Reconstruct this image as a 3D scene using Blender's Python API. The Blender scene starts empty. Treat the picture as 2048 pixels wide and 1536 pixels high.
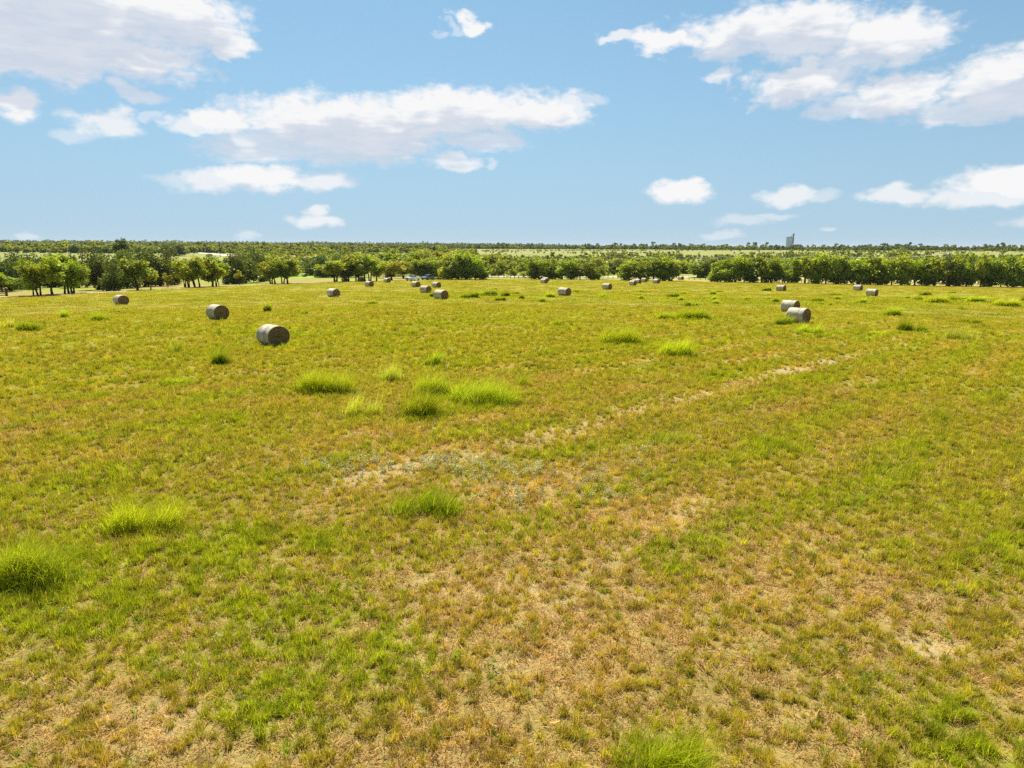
import bpy, bmesh, math, random
import numpy as np
from mathutils import Vector, Matrix

random.seed(7)
RNG = np.random.default_rng(11)
R = math.radians
scene = bpy.context.scene
COL = scene.collection

# ------------------------------------------------------------------ camera
F_PX = 1422.0                      # focal length in photo pixels (2048 wide)
PITCH, ROLL, CAM_H = R(10.84), R(0.18), 6.0
cam_d = bpy.data.cameras.new("camera")
cam_d.sensor_width = 36.0
cam_d.lens = F_PX / 2048 * 36.0
cam_d.clip_start, cam_d.clip_end = 0.2, 30000
cam = bpy.data.objects.new("camera", cam_d)
COL.objects.link(cam)
cam.matrix_world = (Matrix.Translation((0, 0, CAM_H)) @ Matrix.Rotation(R(90) - PITCH, 4, 'X')
                    @ Matrix.Rotation(ROLL, 4, 'Z'))
scene.camera = cam

# ------------------------------------------------------------------ render settings, exposure
scene.view_settings.view_transform = 'Standard'
scene.view_settings.look = 'None'
scene.view_settings.exposure = 0.95
scene.view_settings.gamma = 1.0
scene.view_settings.use_curve_mapping = False
cy = scene.cycles
cy.max_bounces, cy.diffuse_bounces, cy.glossy_bounces = 5, 3, 2
cy.transmission_bounces, cy.transparent_max_bounces, cy.volume_bounces = 3, 4, 0
cy.use_denoising = False
cy.use_adaptive_sampling = True
cy.adaptive_threshold = 0.01

# ------------------------------------------------------------------ sun
SUN_EL, SUN_AZ = R(53), R(-13)     # azimuth from +Y towards +X: high, beyond the field
sun_d = bpy.data.lights.new("sun", 'SUN')
sun_d.energy, sun_d.angle, sun_d.color = 4.9, R(0.5), (1.0, 0.94, 0.82)
sun = bpy.data.objects.new("sun", sun_d)
COL.objects.link(sun)
sun_dir = Vector((math.sin(SUN_AZ) * math.cos(SUN_EL), math.cos(SUN_AZ) * math.cos(SUN_EL), math.sin(SUN_EL)))
sun.rotation_euler = sun_dir.to_track_quat('Z', 'Y').to_euler()
sun.location = (0, 0, 60)


def ray(px, py):
    """direction through a photo pixel (2048 x 1536)"""
    u, v = (px - 1024) / F_PX, (768 - py) / F_PX
    u, v = u * math.cos(ROLL) - v * math.sin(ROLL), u * math.sin(ROLL) + v * math.cos(ROLL)
    d = np.array([u, math.cos(PITCH) + v * math.sin(PITCH), -math.sin(PITCH) + v * math.cos(PITCH)])
    return d / np.linalg.norm(d)


def azel(px, py):
    d = ray(px, py)
    return math.degrees(math.atan2(d[0], d[1])), math.degrees(math.asin(d[2]))


# ------------------------------------------------------------------ world: Nishita sky with procedural cumulus
# clouds as (x0, x1, y0, y1) extents, turned below into azimuth / elevation on the sky sphere
DENSE = [(-300, 430, -160, 152), (180, 505, -60, 100), (60, 450, 50, 160), (-120, 260, 70, 168), (370, 518, 38, 108),
         (420, 1000, 178, 300), (690, 1135, 164, 268), (350, 520, 208, 268), (980, 1175, 176, 262),
         (560, 900, 250, 318), (1360, 1640, 0, 108), (1470, 1760, -30, 122), (1640, 1910, 8, 132), (1225, 1420, 52, 104),
         (1480, 1740, 116, 208), (1560, 1650, 106, 165), (1690, 1900, 132, 232), (1850, 2200, 78, 236), (1970, 2200, 72, 160),
         (378, 645, 320, 382), (1290, 1428, 352, 404), (1868, 2180, 325, 395), (905, 982, 20, 70), (-50, 94, 172, 234)]
MEDIUM = [(330, 520, 332, 386), (550, 718, 336, 380), (1200, 1275, 60, 92), (1400, 1580, 62, 116), (1600, 1820, 80, 142),
          (385, 690, 248, 324), (560, 840, 268, 332), (860, 1070, 252, 305), (1600, 1860, 186, 236), (1780, 2130, 186, 250),
          (1422, 1466, 118, 176), (125, 300, 208, 272), (858, 964, 304, 340), (1500, 1650, 370, 410), (1716, 1860, 368, 410),
          (1800, 2120, 366, 414), (600, 670, 404, 434), (574, 686, 425, 456), (326, 425, 230, 266), (1100, 1190, 180, 240),
          (218, 326, 165, 208)]
FAINT = [(1140, 1222, 182, 216), (300, 420, 345, 375), (1455, 1482, 120, 160), (880, 920, 52, 70),
         (95, 210, 240, 285), (965, 1005, 312, 332), (1590, 1690, 374, 404), (460, 520, 458, 478),
         (1385, 1500, 460, 482), (1995, 2110, 422, 458), (1422, 1550, 426, 454), (1500, 1610, 422, 440),
         (20, 80, 462, 480), (1505, 1535, 202, 225), (1630, 1665, 448, 462), (290, 330, 228, 250)]

world = bpy.data.worlds.new("World")
scene.world = world
world.use_nodes = True
world.cycles.sampling_method = 'NONE'
wt = world.node_tree
wt.nodes.clear()


def nd(t, kind, **kw):
    n = t.nodes.new(kind)
    for k, v in kw.items():
        setattr(n, k, v)
    return n


def setin(t, n, i, v):
    if v is None:
        return
    if hasattr(v, 'is_output'):
        t.links.new(v, n.inputs[i])
    else:
        n.inputs[i].default_value = v


def M(t, op, a, b=None, c=None, clamp=False):
    n = nd(t, 'ShaderNodeMath', operation=op, use_clamp=clamp)
    for i, v in enumerate((a, b, c)):
        setin(t, n, i, v)
    return n.outputs[0]


def V(t, op, a, b=None, c=None):
    n = nd(t, 'ShaderNodeVectorMath', operation=op)
    for i, v in enumerate((a, b, c)):
        setin(t, n, i, v)
    return n.outputs['Value' if op in ('LENGTH', 'DOT_PRODUCT', 'DISTANCE') else 'Vector']


def MIX(t, fac, a, b, mode='MIX'):
    n = nd(t, 'ShaderNodeMix', data_type='RGBA', blend_type=mode)
    setin(t, n, 0, fac)
    setin(t, n, 6, a)
    setin(t, n, 7, b)
    return n.outputs[2]


def RANGE(t, v, a, b, c=0.0, d=1.0, smooth=True):
    n = nd(t, 'ShaderNodeMapRange')
    n.interpolation_type = 'SMOOTHSTEP' if smooth else 'LINEAR'
    for i, x in enumerate((v, a, b, c, d)):
        setin(t, n, i, x)
    return n.outputs[0]


def NOISE(t, vec, scale, detail=4.0, rough=0.55, dim='3D', out=0):
    n = nd(t, 'ShaderNodeTexNoise', noise_dimensions=dim)
    if vec is not None:
        t.links.new(vec, n.inputs['Vector'])
    n.inputs['Scale'].default_value = scale
    n.inputs['Detail'].default_value = detail
    n.inputs['Roughness'].default_value = rough
    return n.outputs[out]


tc = nd(wt, 'ShaderNodeTexCoord').outputs['Generated']
sep = nd(wt, 'ShaderNodeSeparateXYZ')
wt.links.new(tc, sep.inputs[0])
az = M(wt, 'MULTIPLY', M(wt, 'ARCTAN2', sep.outputs[0], sep.outputs[1]), 57.29578)
el = M(wt, 'MULTIPLY', M(wt, 'ARCSINE', sep.outputs[2]), 57.29578)
cmb = nd(wt, 'ShaderNodeCombineXYZ')
wt.links.new(az, cmb.inputs[0])
wt.links.new(el, cmb.inputs[1])
P0 = cmb.outputs[0]
# noise space: finer in elevation, so the puffs lie flat
Pn = V(wt, 'MULTIPLY', P0, (1.0, 1.7, 1.0))
nz1 = NOISE(wt, Pn, 0.40, 4.0, 0.48, '2D', 1)
ampl = RANGE(wt, el, 0.0, 16.0, 0.55, 1.5, smooth=False)
warp = V(wt, 'MULTIPLY', V(wt, 'SUBTRACT', nz1, (0.5, 0.5, 0.5)), (3.2, 1.7, 0.0))
n_sc = nd(wt, 'ShaderNodeVectorMath', operation='SCALE')
wt.links.new(warp, n_sc.inputs[0])
wt.links.new(ampl, n_sc.inputs['Scale'])
Pw = V(wt, 'ADD', P0, n_sc.outputs[0])
nz2 = NOISE(wt, Pn, 1.25, 5.0, 0.55, '2D', 0)


def blob_field(P, boxes):
    cur = None
    for (x0, x1, y0, y1) in boxes:
        a0, e0 = azel((x0 + x1) / 2, y0 + 0.56 * (y1 - y0))
        sx = abs(azel(x1, y0)[0] - azel(x0, y0)[0]) / 2
        sy = abs(azel((x0 + x1) / 2, y0)[1] - azel((x0 + x1) / 2, y1)[1]) / 2
        q = V(wt, 'MULTIPLY_ADD', P, (1 / sx, 1 / sy, 0), (-a0 / sx, -e0 / sy, 0))
        ln = V(wt, 'LENGTH', q)
        cur = ln if cur is None else M(wt, 'MINIMUM', cur, ln)
    return cur


fd = blob_field(Pw, DENSE)
fm = blob_field(Pw, MEDIUM)
ff = blob_field(Pw, FAINT)
puff = M(wt, 'MULTIPLY_ADD', nz2, 0.60, -0.33)
d1 = RANGE(wt, M(wt, 'ADD', fd, puff), 1.13, 0.50)
d2 = M(wt, 'MULTIPLY', RANGE(wt, M(wt, 'ADD', fm, puff), 1.14, 0.45), 0.80)
d3 = M(wt, 'MULTIPLY', RANGE(wt, M(wt, 'ADD', ff, puff), 1.15, 0.40), 0.42)
dens = M(wt, 'MAXIMUM', M(wt, 'MAXIMUM', d1, d2), d3)
# self shadowing: cloud standing between this point and the sun (above it)
up = V(wt, 'ADD', Pw, (0.4, 1.7, 0.0))
nz3 = NOISE(wt, V(wt, 'MULTIPLY', P0, (0.35, 1.6, 1.0)), 0.9, 4.0, 0.55, '2D', 0)
shadow = RANGE(wt, M(wt, 'MULTIPLY_ADD', nz3, 1.1, M(wt, 'ADD', blob_field(up, DENSE[:20]), -0.55)), 1.06, 0.50)
lit = MIX(wt, M(wt, 'MULTIPLY', shadow, M(wt, 'MULTIPLY_ADD', nz3, 0.8, 0.5), clamp=True), (0.485, 0.485, 0.49, 1), (0.312, 0.348, 0.405, 1))
sky = nd(wt, 'ShaderNodeTexSky', sky_type='NISHITA')
sky.sun_disc = False
sky.sun_elevation, sky.sun_rotation = SUN_EL, SUN_AZ
sky.altitude, sky.air_density, sky.dust_density, sky.ozone_density = 100, 1.0, 0.3, 1.0
# the haze band of the model is shallower than the photographed one: read it a little higher up
lift = V(wt, 'NORMALIZE', V(wt, 'MULTIPLY_ADD', tc, (1.0, 1.0, 0.85), (0, 0, 0.13)))
wt.links.new(lift, sky.inputs['Vector'])
skyc = V(wt, 'MULTIPLY', sky.outputs[0], (0.0445, 0.0630, 0.0625))
# pale aerosol layer thickening towards the horizon
aer = M(wt, 'MULTIPLY', M(wt, 'EXPONENT', M(wt, 'MULTIPLY', M(wt, 'MAXIMUM', el, 0.0), -0.085)), 0.95)
skyc = MIX(wt, aer, skyc, (0.232, 0.308, 0.372, 1))
skycl = MIX(wt, dens, skyc, lit)
bg = nd(wt, 'ShaderNodeBackground')
wt.links.new(skycl, bg.inputs[0])
bg.inputs[1].default_value = 1.0
wt.links.new(bg.outputs[0], nd(wt, 'ShaderNodeOutputWorld').inputs[0])

# ------------------------------------------------------------------ noise + terrain in numpy


def vnoise(x, y, seed=0):
    x = np.asarray(x, float); y = np.asarray(y, float)
    xi = np.floor(x).astype(np.int64); yi = np.floor(y).astype(np.int64)
    fx = x - xi; fy = y - yi
    fx = fx * fx * (3 - 2 * fx); fy = fy * fy * (3 - 2 * fy)

    def h(a, b):
        n = (a * 374761393 + b * 668265263 + seed * 974634777) & 0x7fffffff
        n = ((n ^ (n >> 13)) * 1274126177) & 0x7fffffff
        return ((n ^ (n >> 16)) & 0xffff) / 65535.0
    return ((h(xi, yi) * (1 - fx) + h(xi + 1, yi) * fx) * (1 - fy)
            + (h(xi, yi + 1) * (1 - fx) + h(xi + 1, yi + 1) * fx) * fy)


def fbm(x, y, seed=0, n=4):
    s, a, t = 0, 1.0, 0
    for k in range(n):
        s = s + a * vnoise(x * 2 ** k + 17.3 * k, y * 2 ** k - 9.1 * k, seed + k)
        t += a
        a *= 0.5
    return s / t


def sstep(a, b, x):
    t = np.clip((np.asarray(x, float) - a) / (b - a), 0, 1)
    return t * t * (3 - 2 * t)


_rk = [0, 40, 55, 75, 107, 160, 220, 255, 300, 380, 500, 700, 1000, 1500, 2000, 3000, 5000, 9000, 14000]
_zk = [0, 0, -.12, -.55, -1.35, -2.75, -4.3, -5.2, -6.0, -6.4, -5.6, -3, .6, 3.8, 4.4, 3.5, 0, -5, -10]
_lr = np.linspace(0, math.log(14001), 900)
_zt = np.interp(np.exp(_lr) - 1, _rk, _zk)
_k = np.hanning(25); _k /= _k.sum()
_zt = np.convolve(np.pad(_zt, 12, mode='edge'), _k, mode='valid')


def terrain(x, y):
    x = np.asarray(x, float); y = np.asarray(y, float)
    r = np.hypot(x, y)
    z = np.interp(np.log(r + 1), _lr, _zt)
    a = np.degrees(np.arctan2(x, y))
    # long low ridge on the horizon, higher towards the left
    z = z + sstep(2300, 3900, r) * (1 - sstep(5200, 8000, r)) * (17 * (1 - sstep(-6, 14, a)) + 3 * vnoise(a * .4, 0 * a, 5))
    z = z + sstep(260, 600, r) * (vnoise(x / 140, y / 140, 3) - .5) * 1.6
    near = 1 - sstep(60, 120, r)
    z = z + near * ((vnoise(x / 1.7, y / 1.7, 8) - .5) * .09 + (vnoise(x / .45, y / .45, 9) - .5) * .03)
    return z


def ground_at(px, py):
    d = ray(px, py)
    t0, t = 2.0, 2.0
    while t < 12000:
        p = d * t
        if CAM_H + p[2] < terrain(p[0], p[1]):
            break
        t0, t = t, t * 1.01 + .05
    for _ in range(40):
        m = (t0 + t) / 2
        p = d * m
        if CAM_H + p[2] < terrain(p[0], p[1]):
            t = m
        else:
            t0 = m
    p = d * t
    return float(p[0]), float(p[1]), float(terrain(p[0], p[1]))


def at_range(px, r):
    d = ray(px, 500)
    s = r / math.hypot(d[0], d[1])
    x, y = d[0] * s, d[1] * s
    return float(x), float(y), float(terrain(x, y))


def px_to_m(px, p):
    """length of px photo pixels at point p"""
    return px / F_PX * (p[1] * math.cos(PITCH) - (p[2] - CAM_H) * math.sin(PITCH))


# ------------------------------------------------------------------ object helpers


def tag(o, label=None, cat=None, group=None, kind=None):
    if label: o['label'] = label
    if cat: o['category'] = cat
    if group: o['group'] = group
    if kind: o['kind'] = kind
    return o


def empty(name, loc, rz=0.0, label=None, cat=None, group=None):
    o = bpy.data.objects.new(name, None)
    COL.objects.link(o)
    o.empty_display_size = .2
    o.location = loc
    o.rotation_euler = (0, 0, rz)
    return tag(o, label, cat, group)


def link(name, mesh, parent=None, loc=None):
    o = bpy.data.objects.new(name, mesh)
    COL.objects.link(o)
    if parent is not None: o.parent = parent
    if loc is not None: o.location = loc
    return o


def np_mesh(name, verts, faces, mat=None, smooth=False, attrs=None):
    """faces: int array (n,3) or (n,4); attrs: {name: (domain, type, array)}"""
    me = bpy.data.meshes.new(name)
    verts = np.asarray(verts, np.float32); faces = np.asarray(faces, np.int32)
    n, k = faces.shape
    me.vertices.add(len(verts)); me.vertices.foreach_set('co', verts.ravel())
    me.loops.add(n * k); me.loops.foreach_set('vertex_index', faces.ravel())
    me.polygons.add(n)
    me.polygons.foreach_set('loop_start', np.arange(0, n * k, k, dtype=np.int32))
    if smooth:
        me.polygons.foreach_set('use_smooth', np.ones(n, bool))
    for an, (dom, typ, arr) in (attrs or {}).items():
        a = me.attributes.new(an, typ, dom)
        a.data.foreach_set('color' if typ == 'FLOAT_COLOR' else 'vector' if typ == 'FLOAT_VECTOR' else 'value',
                           np.ascontiguousarray(arr).ravel())
    me.update(calc_edges=True)
    if mat: me.materials.append(mat)
    return me


def bm_mesh(name, bm, mat, smooth=False):
    me = bpy.data.meshes.new(name)
    bmesh.ops.recalc_face_normals(bm, faces=bm.faces)
    if smooth:
        for f in bm.faces: f.smooth = True
    bm.to_mesh(me)
    bm.free()
    me.materials.append(mat)
    return me


def add_box(bm, c, s, rz=0.0, bevel=0.0):
    r = bmesh.ops.create_cube(bm, size=1.0)
    vs = r['verts']
    bmesh.ops.scale(bm, vec=s, verts=vs)
    if bevel:
        es = list({e for v in vs for e in v.link_edges})
        q = bmesh.ops.bevel(bm, geom=es, offset=bevel, segments=2, affect='EDGES')
        vs = list({v for f in q['faces'] for v in f.verts} | {v for v in vs if v.is_valid})
    if rz: bmesh.ops.rotate(bm, cent=(0, 0, 0), matrix=Matrix.Rotation(rz, 3, 'Z'), verts=vs)
    bmesh.ops.translate(bm, vec=c, verts=vs)


def add_tube(bm, pts, radii, seg=7, cap=True):
    rings = []
    for i, p in enumerate(pts):
        p = Vector(p)
        a = Vector(pts[max(i - 1, 0)]); b = Vector(pts[min(i + 1, len(pts) - 1)])
        d = (b - a).normalized()
        u = d.orthogonal().normalized() if abs(d.z) > .9 else d.cross(Vector((0, 0, 1))).normalized()
        w = d.cross(u)
        rings.append([bm.verts.new(p + (u * math.cos(k * 2 * math.pi / seg) + w * math.sin(k * 2 * math.pi / seg)) * radii[i]) for k in range(seg)])
    for r0, r1 in zip(rings, rings[1:]):
        for k in range(seg):
            bm.faces.new((r0[k], r0[(k + 1) % seg], r1[(k + 1) % seg], r1[k]))
    if cap:
        bm.faces.new(rings[-1]); bm.faces.new(rings[0][::-1])


# ------------------------------------------------------------------ materials


def new_mat(name):
    m = bpy.data.materials.new(name)
    m.use_nodes = True
    t = m.node_tree
    t.nodes.clear()
    return m, t, nd(t, 'ShaderNodeOutputMaterial')


def principled(t, out, col, rough=.8, spec=.3, bump=None, metallic=0.0):
    b = nd(t, 'ShaderNodeBsdfPrincipled')
    setin(t, b, 'Base Color', col)
    setin(t, b, 'Roughness', rough)
    b.inputs['Specular IOR Level'].default_value = spec
    b.inputs['Metallic'].default_value = metallic
    if bump is not None: t.links.new(bump, b.inputs['Normal'])
    t.links.new(b.outputs[0], out.inputs[0])
    return b


def BUMP(t, h, strength, dist):
    n = nd(t, 'ShaderNodeBump')
    n.inputs['Strength'].default_value = strength
    n.inputs['Distance'].default_value = dist
    t.links.new(h, n.inputs['Height'])
    return n.outputs[0]


def simple_mat(name, col, rough=.7, spec=.3, var=.25, scale=6.0, metallic=0.0, bump=0.0):
    m, t, out = new_mat(name)
    co = nd(t, 'ShaderNodeTexCoord').outputs['Object']
    n = NOISE(t, co, scale, 5.0, .6)
    c = MIX(t, n, tuple(x * (1 - var) for x in col) + (1,), tuple(min(1, x * (1 + var)) for x in col) + (1,))
    principled(t, out, c, rough, spec, BUMP(t, n, bump, .02) if bump else None, metallic)
    return m


def leaf_mat(name, col, trans=.35, hue=.10, tint_attr='tint', instancer=False, gloss=.18, dead=False):
    """foliage: diffuse + translucent, varied per leaf ('tint'), per plant (object random)"""
    m, t, out = new_mat(name)
    a = nd(t, 'ShaderNodeAttribute', attribute_name=tint_attr)
    f = a.outputs['Fac']
    base = MIX(t, f, tuple(x * .55 for x in col[:3]) + (1,), (min(1, col[0] * 1.45), min(1, col[1] * 1.38), col[2] * 1.3, 1))
    if dead: base = MIX(t, RANGE(t, f, .93, .97), base, (.62, .50, .22, 1))
    if instancer:
        ia = nd(t, 'ShaderNodeAttribute', attribute_name='shade', attribute_type='INSTANCER')
        base = MIX(t, 1.0, base, ia.outputs['Color'], 'MULTIPLY')
    else:
        rnd = nd(t, 'ShaderNodeObjectInfo').outputs['Random']
        hs = nd(t, 'ShaderNodeHueSaturation')
        t.links.new(M(t, 'MULTIPLY_ADD', rnd, hue * .34, .5 - hue * .17), hs.inputs['Hue'])
        rv = M(t, 'FRACT', M(t, 'MULTIPLY', rnd, 7.31))
        t.links.new(M(t, 'MULTIPLY_ADD', rv, .55, .75), hs.inputs['Value'])
        t.links.new(base, hs.inputs['Color'])
        base = hs.outputs[0]
    df = nd(t, 'ShaderNodeBsdfDiffuse')
    t.links.new(base, df.inputs[0])
    tr = nd(t, 'ShaderNodeBsdfTranslucent')
    t.links.new(MIX(t, 1.0, base, (1.15, 1.1, .55, 1), 'MULTIPLY'), tr.inputs[0])
    mx = nd(t, 'ShaderNodeMixShader')
    mx.inputs[0].default_value = trans
    t.links.new(df.outputs[0], mx.inputs[1]); t.links.new(tr.outputs[0], mx.inputs[2])
    gl = nd(t, 'ShaderNodeBsdfGlossy')
    gl.inputs['Roughness'].default_value = .45
    gl.inputs[0].default_value = (.5, .5, .45, 1)
    m2 = nd(t, 'ShaderNodeMixShader')
    m2.inputs[0].default_value = gloss * .25
    t.links.new(mx.outputs[0], m2.inputs[1]); t.links.new(gl.outputs[0], m2.inputs[2])
    t.links.new(m2.outputs[0], out.inputs[0])
    return m


MAT = {}
MAT['orchard'] = leaf_mat('orchard_leaves', (.275, .34, .028), trans=.52)
MAT['yellow'] = leaf_mat('yellowing_leaves', (.33, .345, .026), trans=.52)
MAT['hedge'] = leaf_mat('hedge_leaves', (.30, .365, .032), trans=.5)
MAT['oak'] = leaf_mat('live_oak_leaves', (.13, .17, .036), trans=.35)
MAT['scrub'] = leaf_mat('scrub_leaves', (.29, .345, .045), trans=.5)
MAT['far'] = leaf_mat('far_wood_leaves', (.29, .325, .042), trans=.5, instancer=True)
MAT['bark'] = simple_mat('bark', (.075, .058, .042), .95, .1, .4, 9)
MAT['clump'] = leaf_mat('tall_grass_blades', (.42, .50, .022), trans=.52, hue=.05, gloss=.0, dead=True)
MAT['tuft'] = leaf_mat('turf_blades', (1, 1, 1), trans=.45, instancer=True, gloss=.0)
MAT['wood'] = simple_mat('weathered_wood', (.24, .16, .10), .9, .1, .35, 5)
MAT['brown_wood'] = simple_mat('dark_stained_wood', (.11, .065, .05), .85, .15, .35, 5)
MAT['post_white'] = simple_mat('pale_gate_paint', (.62, .60, .56), .6, .3, .15, 8)
MAT['pole'] = simple_mat('pole_wood', (.10, .085, .07), .9, .1, .3, 4)
MAT['steel'] = simple_mat('dull_steel', (.16, .17, .18), .5, .4, .2, 3)
MAT['concrete'] = simple_mat('pale_painted_steel', (.88, .86, .82), .85, .2, .12, .15)
MAT['shed'] = simple_mat('brown_sheet_metal', (.20, .14, .12), .7, .3, .15, .3)
MAT['rubber'] = simple_mat('tyre_rubber', (.02, .02, .021), .85, .2, .2, 20)
MAT['rim'] = simple_mat('wheel_rim', (.35, .35, .36), .35, .5, .1, 20)
MAT['glass'] = simple_mat('car_window_glass', (.012, .015, .018), .06, .6, .1, 4)
MAT['lamp'] = simple_mat('lamp_lens', (.6, .6, .6), .15, .6, .05, 9)
MAT['white_paint'] = simple_mat('white_car_paint', (.78, .78, .79), .25, .5, .03, 2)
MAT['slate_paint'] = simple_mat('slate_blue_car_paint', (.15, .19, .25), .25, .5, .05, 2)
MAT['dark_paint'] = simple_mat('black_car_paint', (.02, .02, .024), .25, .5, .05, 2)
MAT['black_trim'] = simple_mat('black_trim', (.015, .015, .016), .5, .4, .05, 8)


def dirt_mat(name, a, b, scale):
    m, t, out = new_mat(name)
    co = nd(t, 'ShaderNodeNewGeometry').outputs['Position']
    n = NOISE(t, co, scale, 6, .65)
    n2 = NOISE(t, co, scale * 9, 3, .6)
    c = MIX(t, RANGE(t, M(t, 'ADD', n, M(t, 'MULTIPLY_ADD', n2, .4, -.2)), .3, .7), a + (1,), b + (1,))
    principled(t, out, c, .95, .1, BUMP(t, n2, .5, .05))
    return m


MAT['track'] = dirt_mat('pale_dirt_track', (.50, .40, .22), (.62, .52, .33), .6)
MAT['road'] = dirt_mat('pale_road', (.50, .43, .30), (.66, .60, .46), .12)
MAT['gravel_road'] = dirt_mat('white_gravel_road', (.48, .42, .34), (.60, .54, .45), .05)

# net wrap of the bales: whitish net with grass showing through, faint coloured edge bands
m, t, out = new_mat('net_wrap')
co = nd(t, 'ShaderNodeTexCoord').outputs['Object']
oi = nd(t, 'ShaderNodeObjectInfo').outputs['Random']
cx = nd(t, 'ShaderNodeCombineXYZ')
for i in range(3): t.links.new(M(t, 'MULTIPLY', oi, 37.0 + i), cx.inputs[i])
off = V(t, 'ADD', co, cx.outputs[0])
n1 = NOISE(t, off, 2.2, 5, .6)
n2 = NOISE(t, V(t, 'MULTIPLY', off, (4.0, 14.0, 14.0)), 1.6, 4, .6)
sp = nd(t, 'ShaderNodeSeparateXYZ'); t.links.new(co, sp.inputs[0])
c = MIX(t, RANGE(t, n1, .34, .66), (.34, .29, .17, 1), (.72, .62, .43, 1))
c = MIX(t, RANGE(t, n2, .48, .68), c, (.76, .71, .58, 1))
band = M(t, 'COMPARE', sp.outputs[0], .28, .055)
c = MIX(t, M(t, 'MULTIPLY', band, RANGE(t, n1, .30, .62, .15, .9)), c, (.42, .16, .15, 1))
band2 = M(t, 'COMPARE', sp.outputs[0], .56, .05)
c = MIX(t, M(t, 'MULTIPLY', band2, .55), c, (.40, .48, .45, 1))
c = MIX(t, RANGE(t, NOISE(t, off, 5.5, 3, .5), .60, .75), c, (.30, .23, .12, 1))
c = MIX(t, M(t, 'MULTIPLY', oi, .40), c, (.33, .25, .17, 1), 'MIX')
principled(t, out, c, .75, .25, BUMP(t, n2, .6, .03))
MAT['net'] = m

# open hay face: dark spiral of stems
m, t, out = new_mat('hay_face')
co = nd(t, 'ShaderNodeTexCoord').outputs['Object']
sp = nd(t, 'ShaderNodeSeparateXYZ'); t.links.new(co, sp.inputs[0])
yz = nd(t, 'ShaderNodeCombineXYZ')
t.links.new(sp.outputs[1], yz.inputs[0]); t.links.new(sp.outputs[2], yz.inputs[1])
rr = V(t, 'LENGTH', yz.outputs[0])
an = M(t, 'ARCTAN2', sp.outputs[2], sp.outputs[1])
pl = nd(t, 'ShaderNodeCombineXYZ')
t.links.new(M(t, 'MULTIPLY_ADD', an, .8, M(t, 'MULTIPLY', sp.outputs[0], 3.1)), pl.inputs[0])
t.links.new(M(t, 'MULTIPLY_ADD', rr, 14.0, M(t, 'MULTIPLY', an, .32)), pl.inputs[1])
n1 = NOISE(t, pl.outputs[0], 1.7, 6, .7)
n2 = NOISE(t, co, 9.0, 5, .65)
c = MIX(t, RANGE(t, n1, .32, .70), (.06, .034, .017, 1), (.46, .30, .13, 1))
c = MIX(t, RANGE(t, n2, .55, .75, 0, .7), c, (.26, .19, .08, 1))
c = MIX(t, RANGE(t, rr, .16, .04, 0, .8), c, (.02, .014, .01, 1))
principled(t, out, c, .95, .1, BUMP(t, n1, 1.0, .05))
MAT['hay'] = m
MAT['straw'] = simple_mat('loose_straw', (.42, .33, .17), .9, .15, .3, 12)
MAT['strand'] = simple_mat('net_strand', (.66, .64, .46), .7, .2, .1, 12)

# ------------------------------------------------------------------ bales: pixel data first (they also shape the grass)
# (x, y_base, axis azimuth, extra, label)
BALES = [
    (547, 689, 133, 'strand', "largest bale at left, white strand trailing from it into the grass"),
    (436, 638, 132, '', "bale second nearest at left, behind the one with the trailing strand"),
    (243, 609, 129, '', "lone dark bale in front of the dirt track, far left of the field"),
    (667, 593.5, 131, 'spill', "mid-distance bale alone beyond and right of the largest left bale"),
    (738.6, 573.5, 133, '', "small bale at the field's far left edge before the row of shade trees"),
    (774.6, 565, 133, '', "small bale close behind and left of the white pickup's nose"),
    (689, 563, 130, '', "bale half hidden among trunks of the orchard trees"),
    (722, 563, 128, '', "pale bale in shade under the wide orchard crown, between thin trunks"),
    (452.6, 568, 128, '', "dark bale beyond the dirt track beside the yellow sapling"),
    (37, 578, 128, '', "pale bale in tree shade beyond the rail fence"),
    (345, 565, 128, '', "dark bale standing in oak shade behind the slim leaning tree"),
    (609, 553.5, 130, '', "tiny bale on the bright green clearing between the woods"),
    (831.5, 574, 131, '', "bale just in front of the white pickup"),
    (851.5, 586, 129, 'spill', "bale with torn lower corner, third back in the cluster of four"),
    (872.8, 575.6, 132, '', "bale in front of the slate blue car, right rear of the cluster"),
    (882, 598.6, 130, '', "front and largest bale of the cluster of four before the vehicles"),
    (1088, 567, 134, '', "brown bale in front of its pale twin by the first hedge clump"),
    (1092, 563, 126, 'pale', "pale bale peeking out behind a brown one by the first hedge clump"),
    (1128.8, 591, 130, 'spill', "lone greyish bale in the middle of the field"),
    (1214, 579, 132, '', "lone bale between the middle bale and the short row of four"),
    (1265.6, 571, 138, '', "nearest bale of the short row of four before the hedge gap"),
    (1275.8, 567, 136, '', "second bale of the short row of four, overlapped by the nearest"),
    (1288.5, 564, 138, '', "farthest bale of the short row of four, beside the hedge"),
    (1312.5, 567, 140, '', "rightmost bale of the short row of four, set apart"),
    (1561.8, 582, 138, 'pale', "pale bale standing behind the overlapping pair on the right"),
    (1580, 624, 139, 'pale', "pale bale partly covered by the big right-hand bale in front"),
    (1596, 645, 140, 'spill', "largest bale at right, red band on wrap, hay torn at its corner"),
    (1715.6, 581, 140, 'pale', "rear one of the two bales near the right hedge"),
    (1743.5, 592, 139, 'spill', "front one of the two bales near the right hedge"),
    (1361, 559.5, 138, '', "tiny bale beyond the field fence in the hedge gap"),
]
BALE_POS = [ground_at(b[0], b[1]) for b in BALES]

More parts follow.
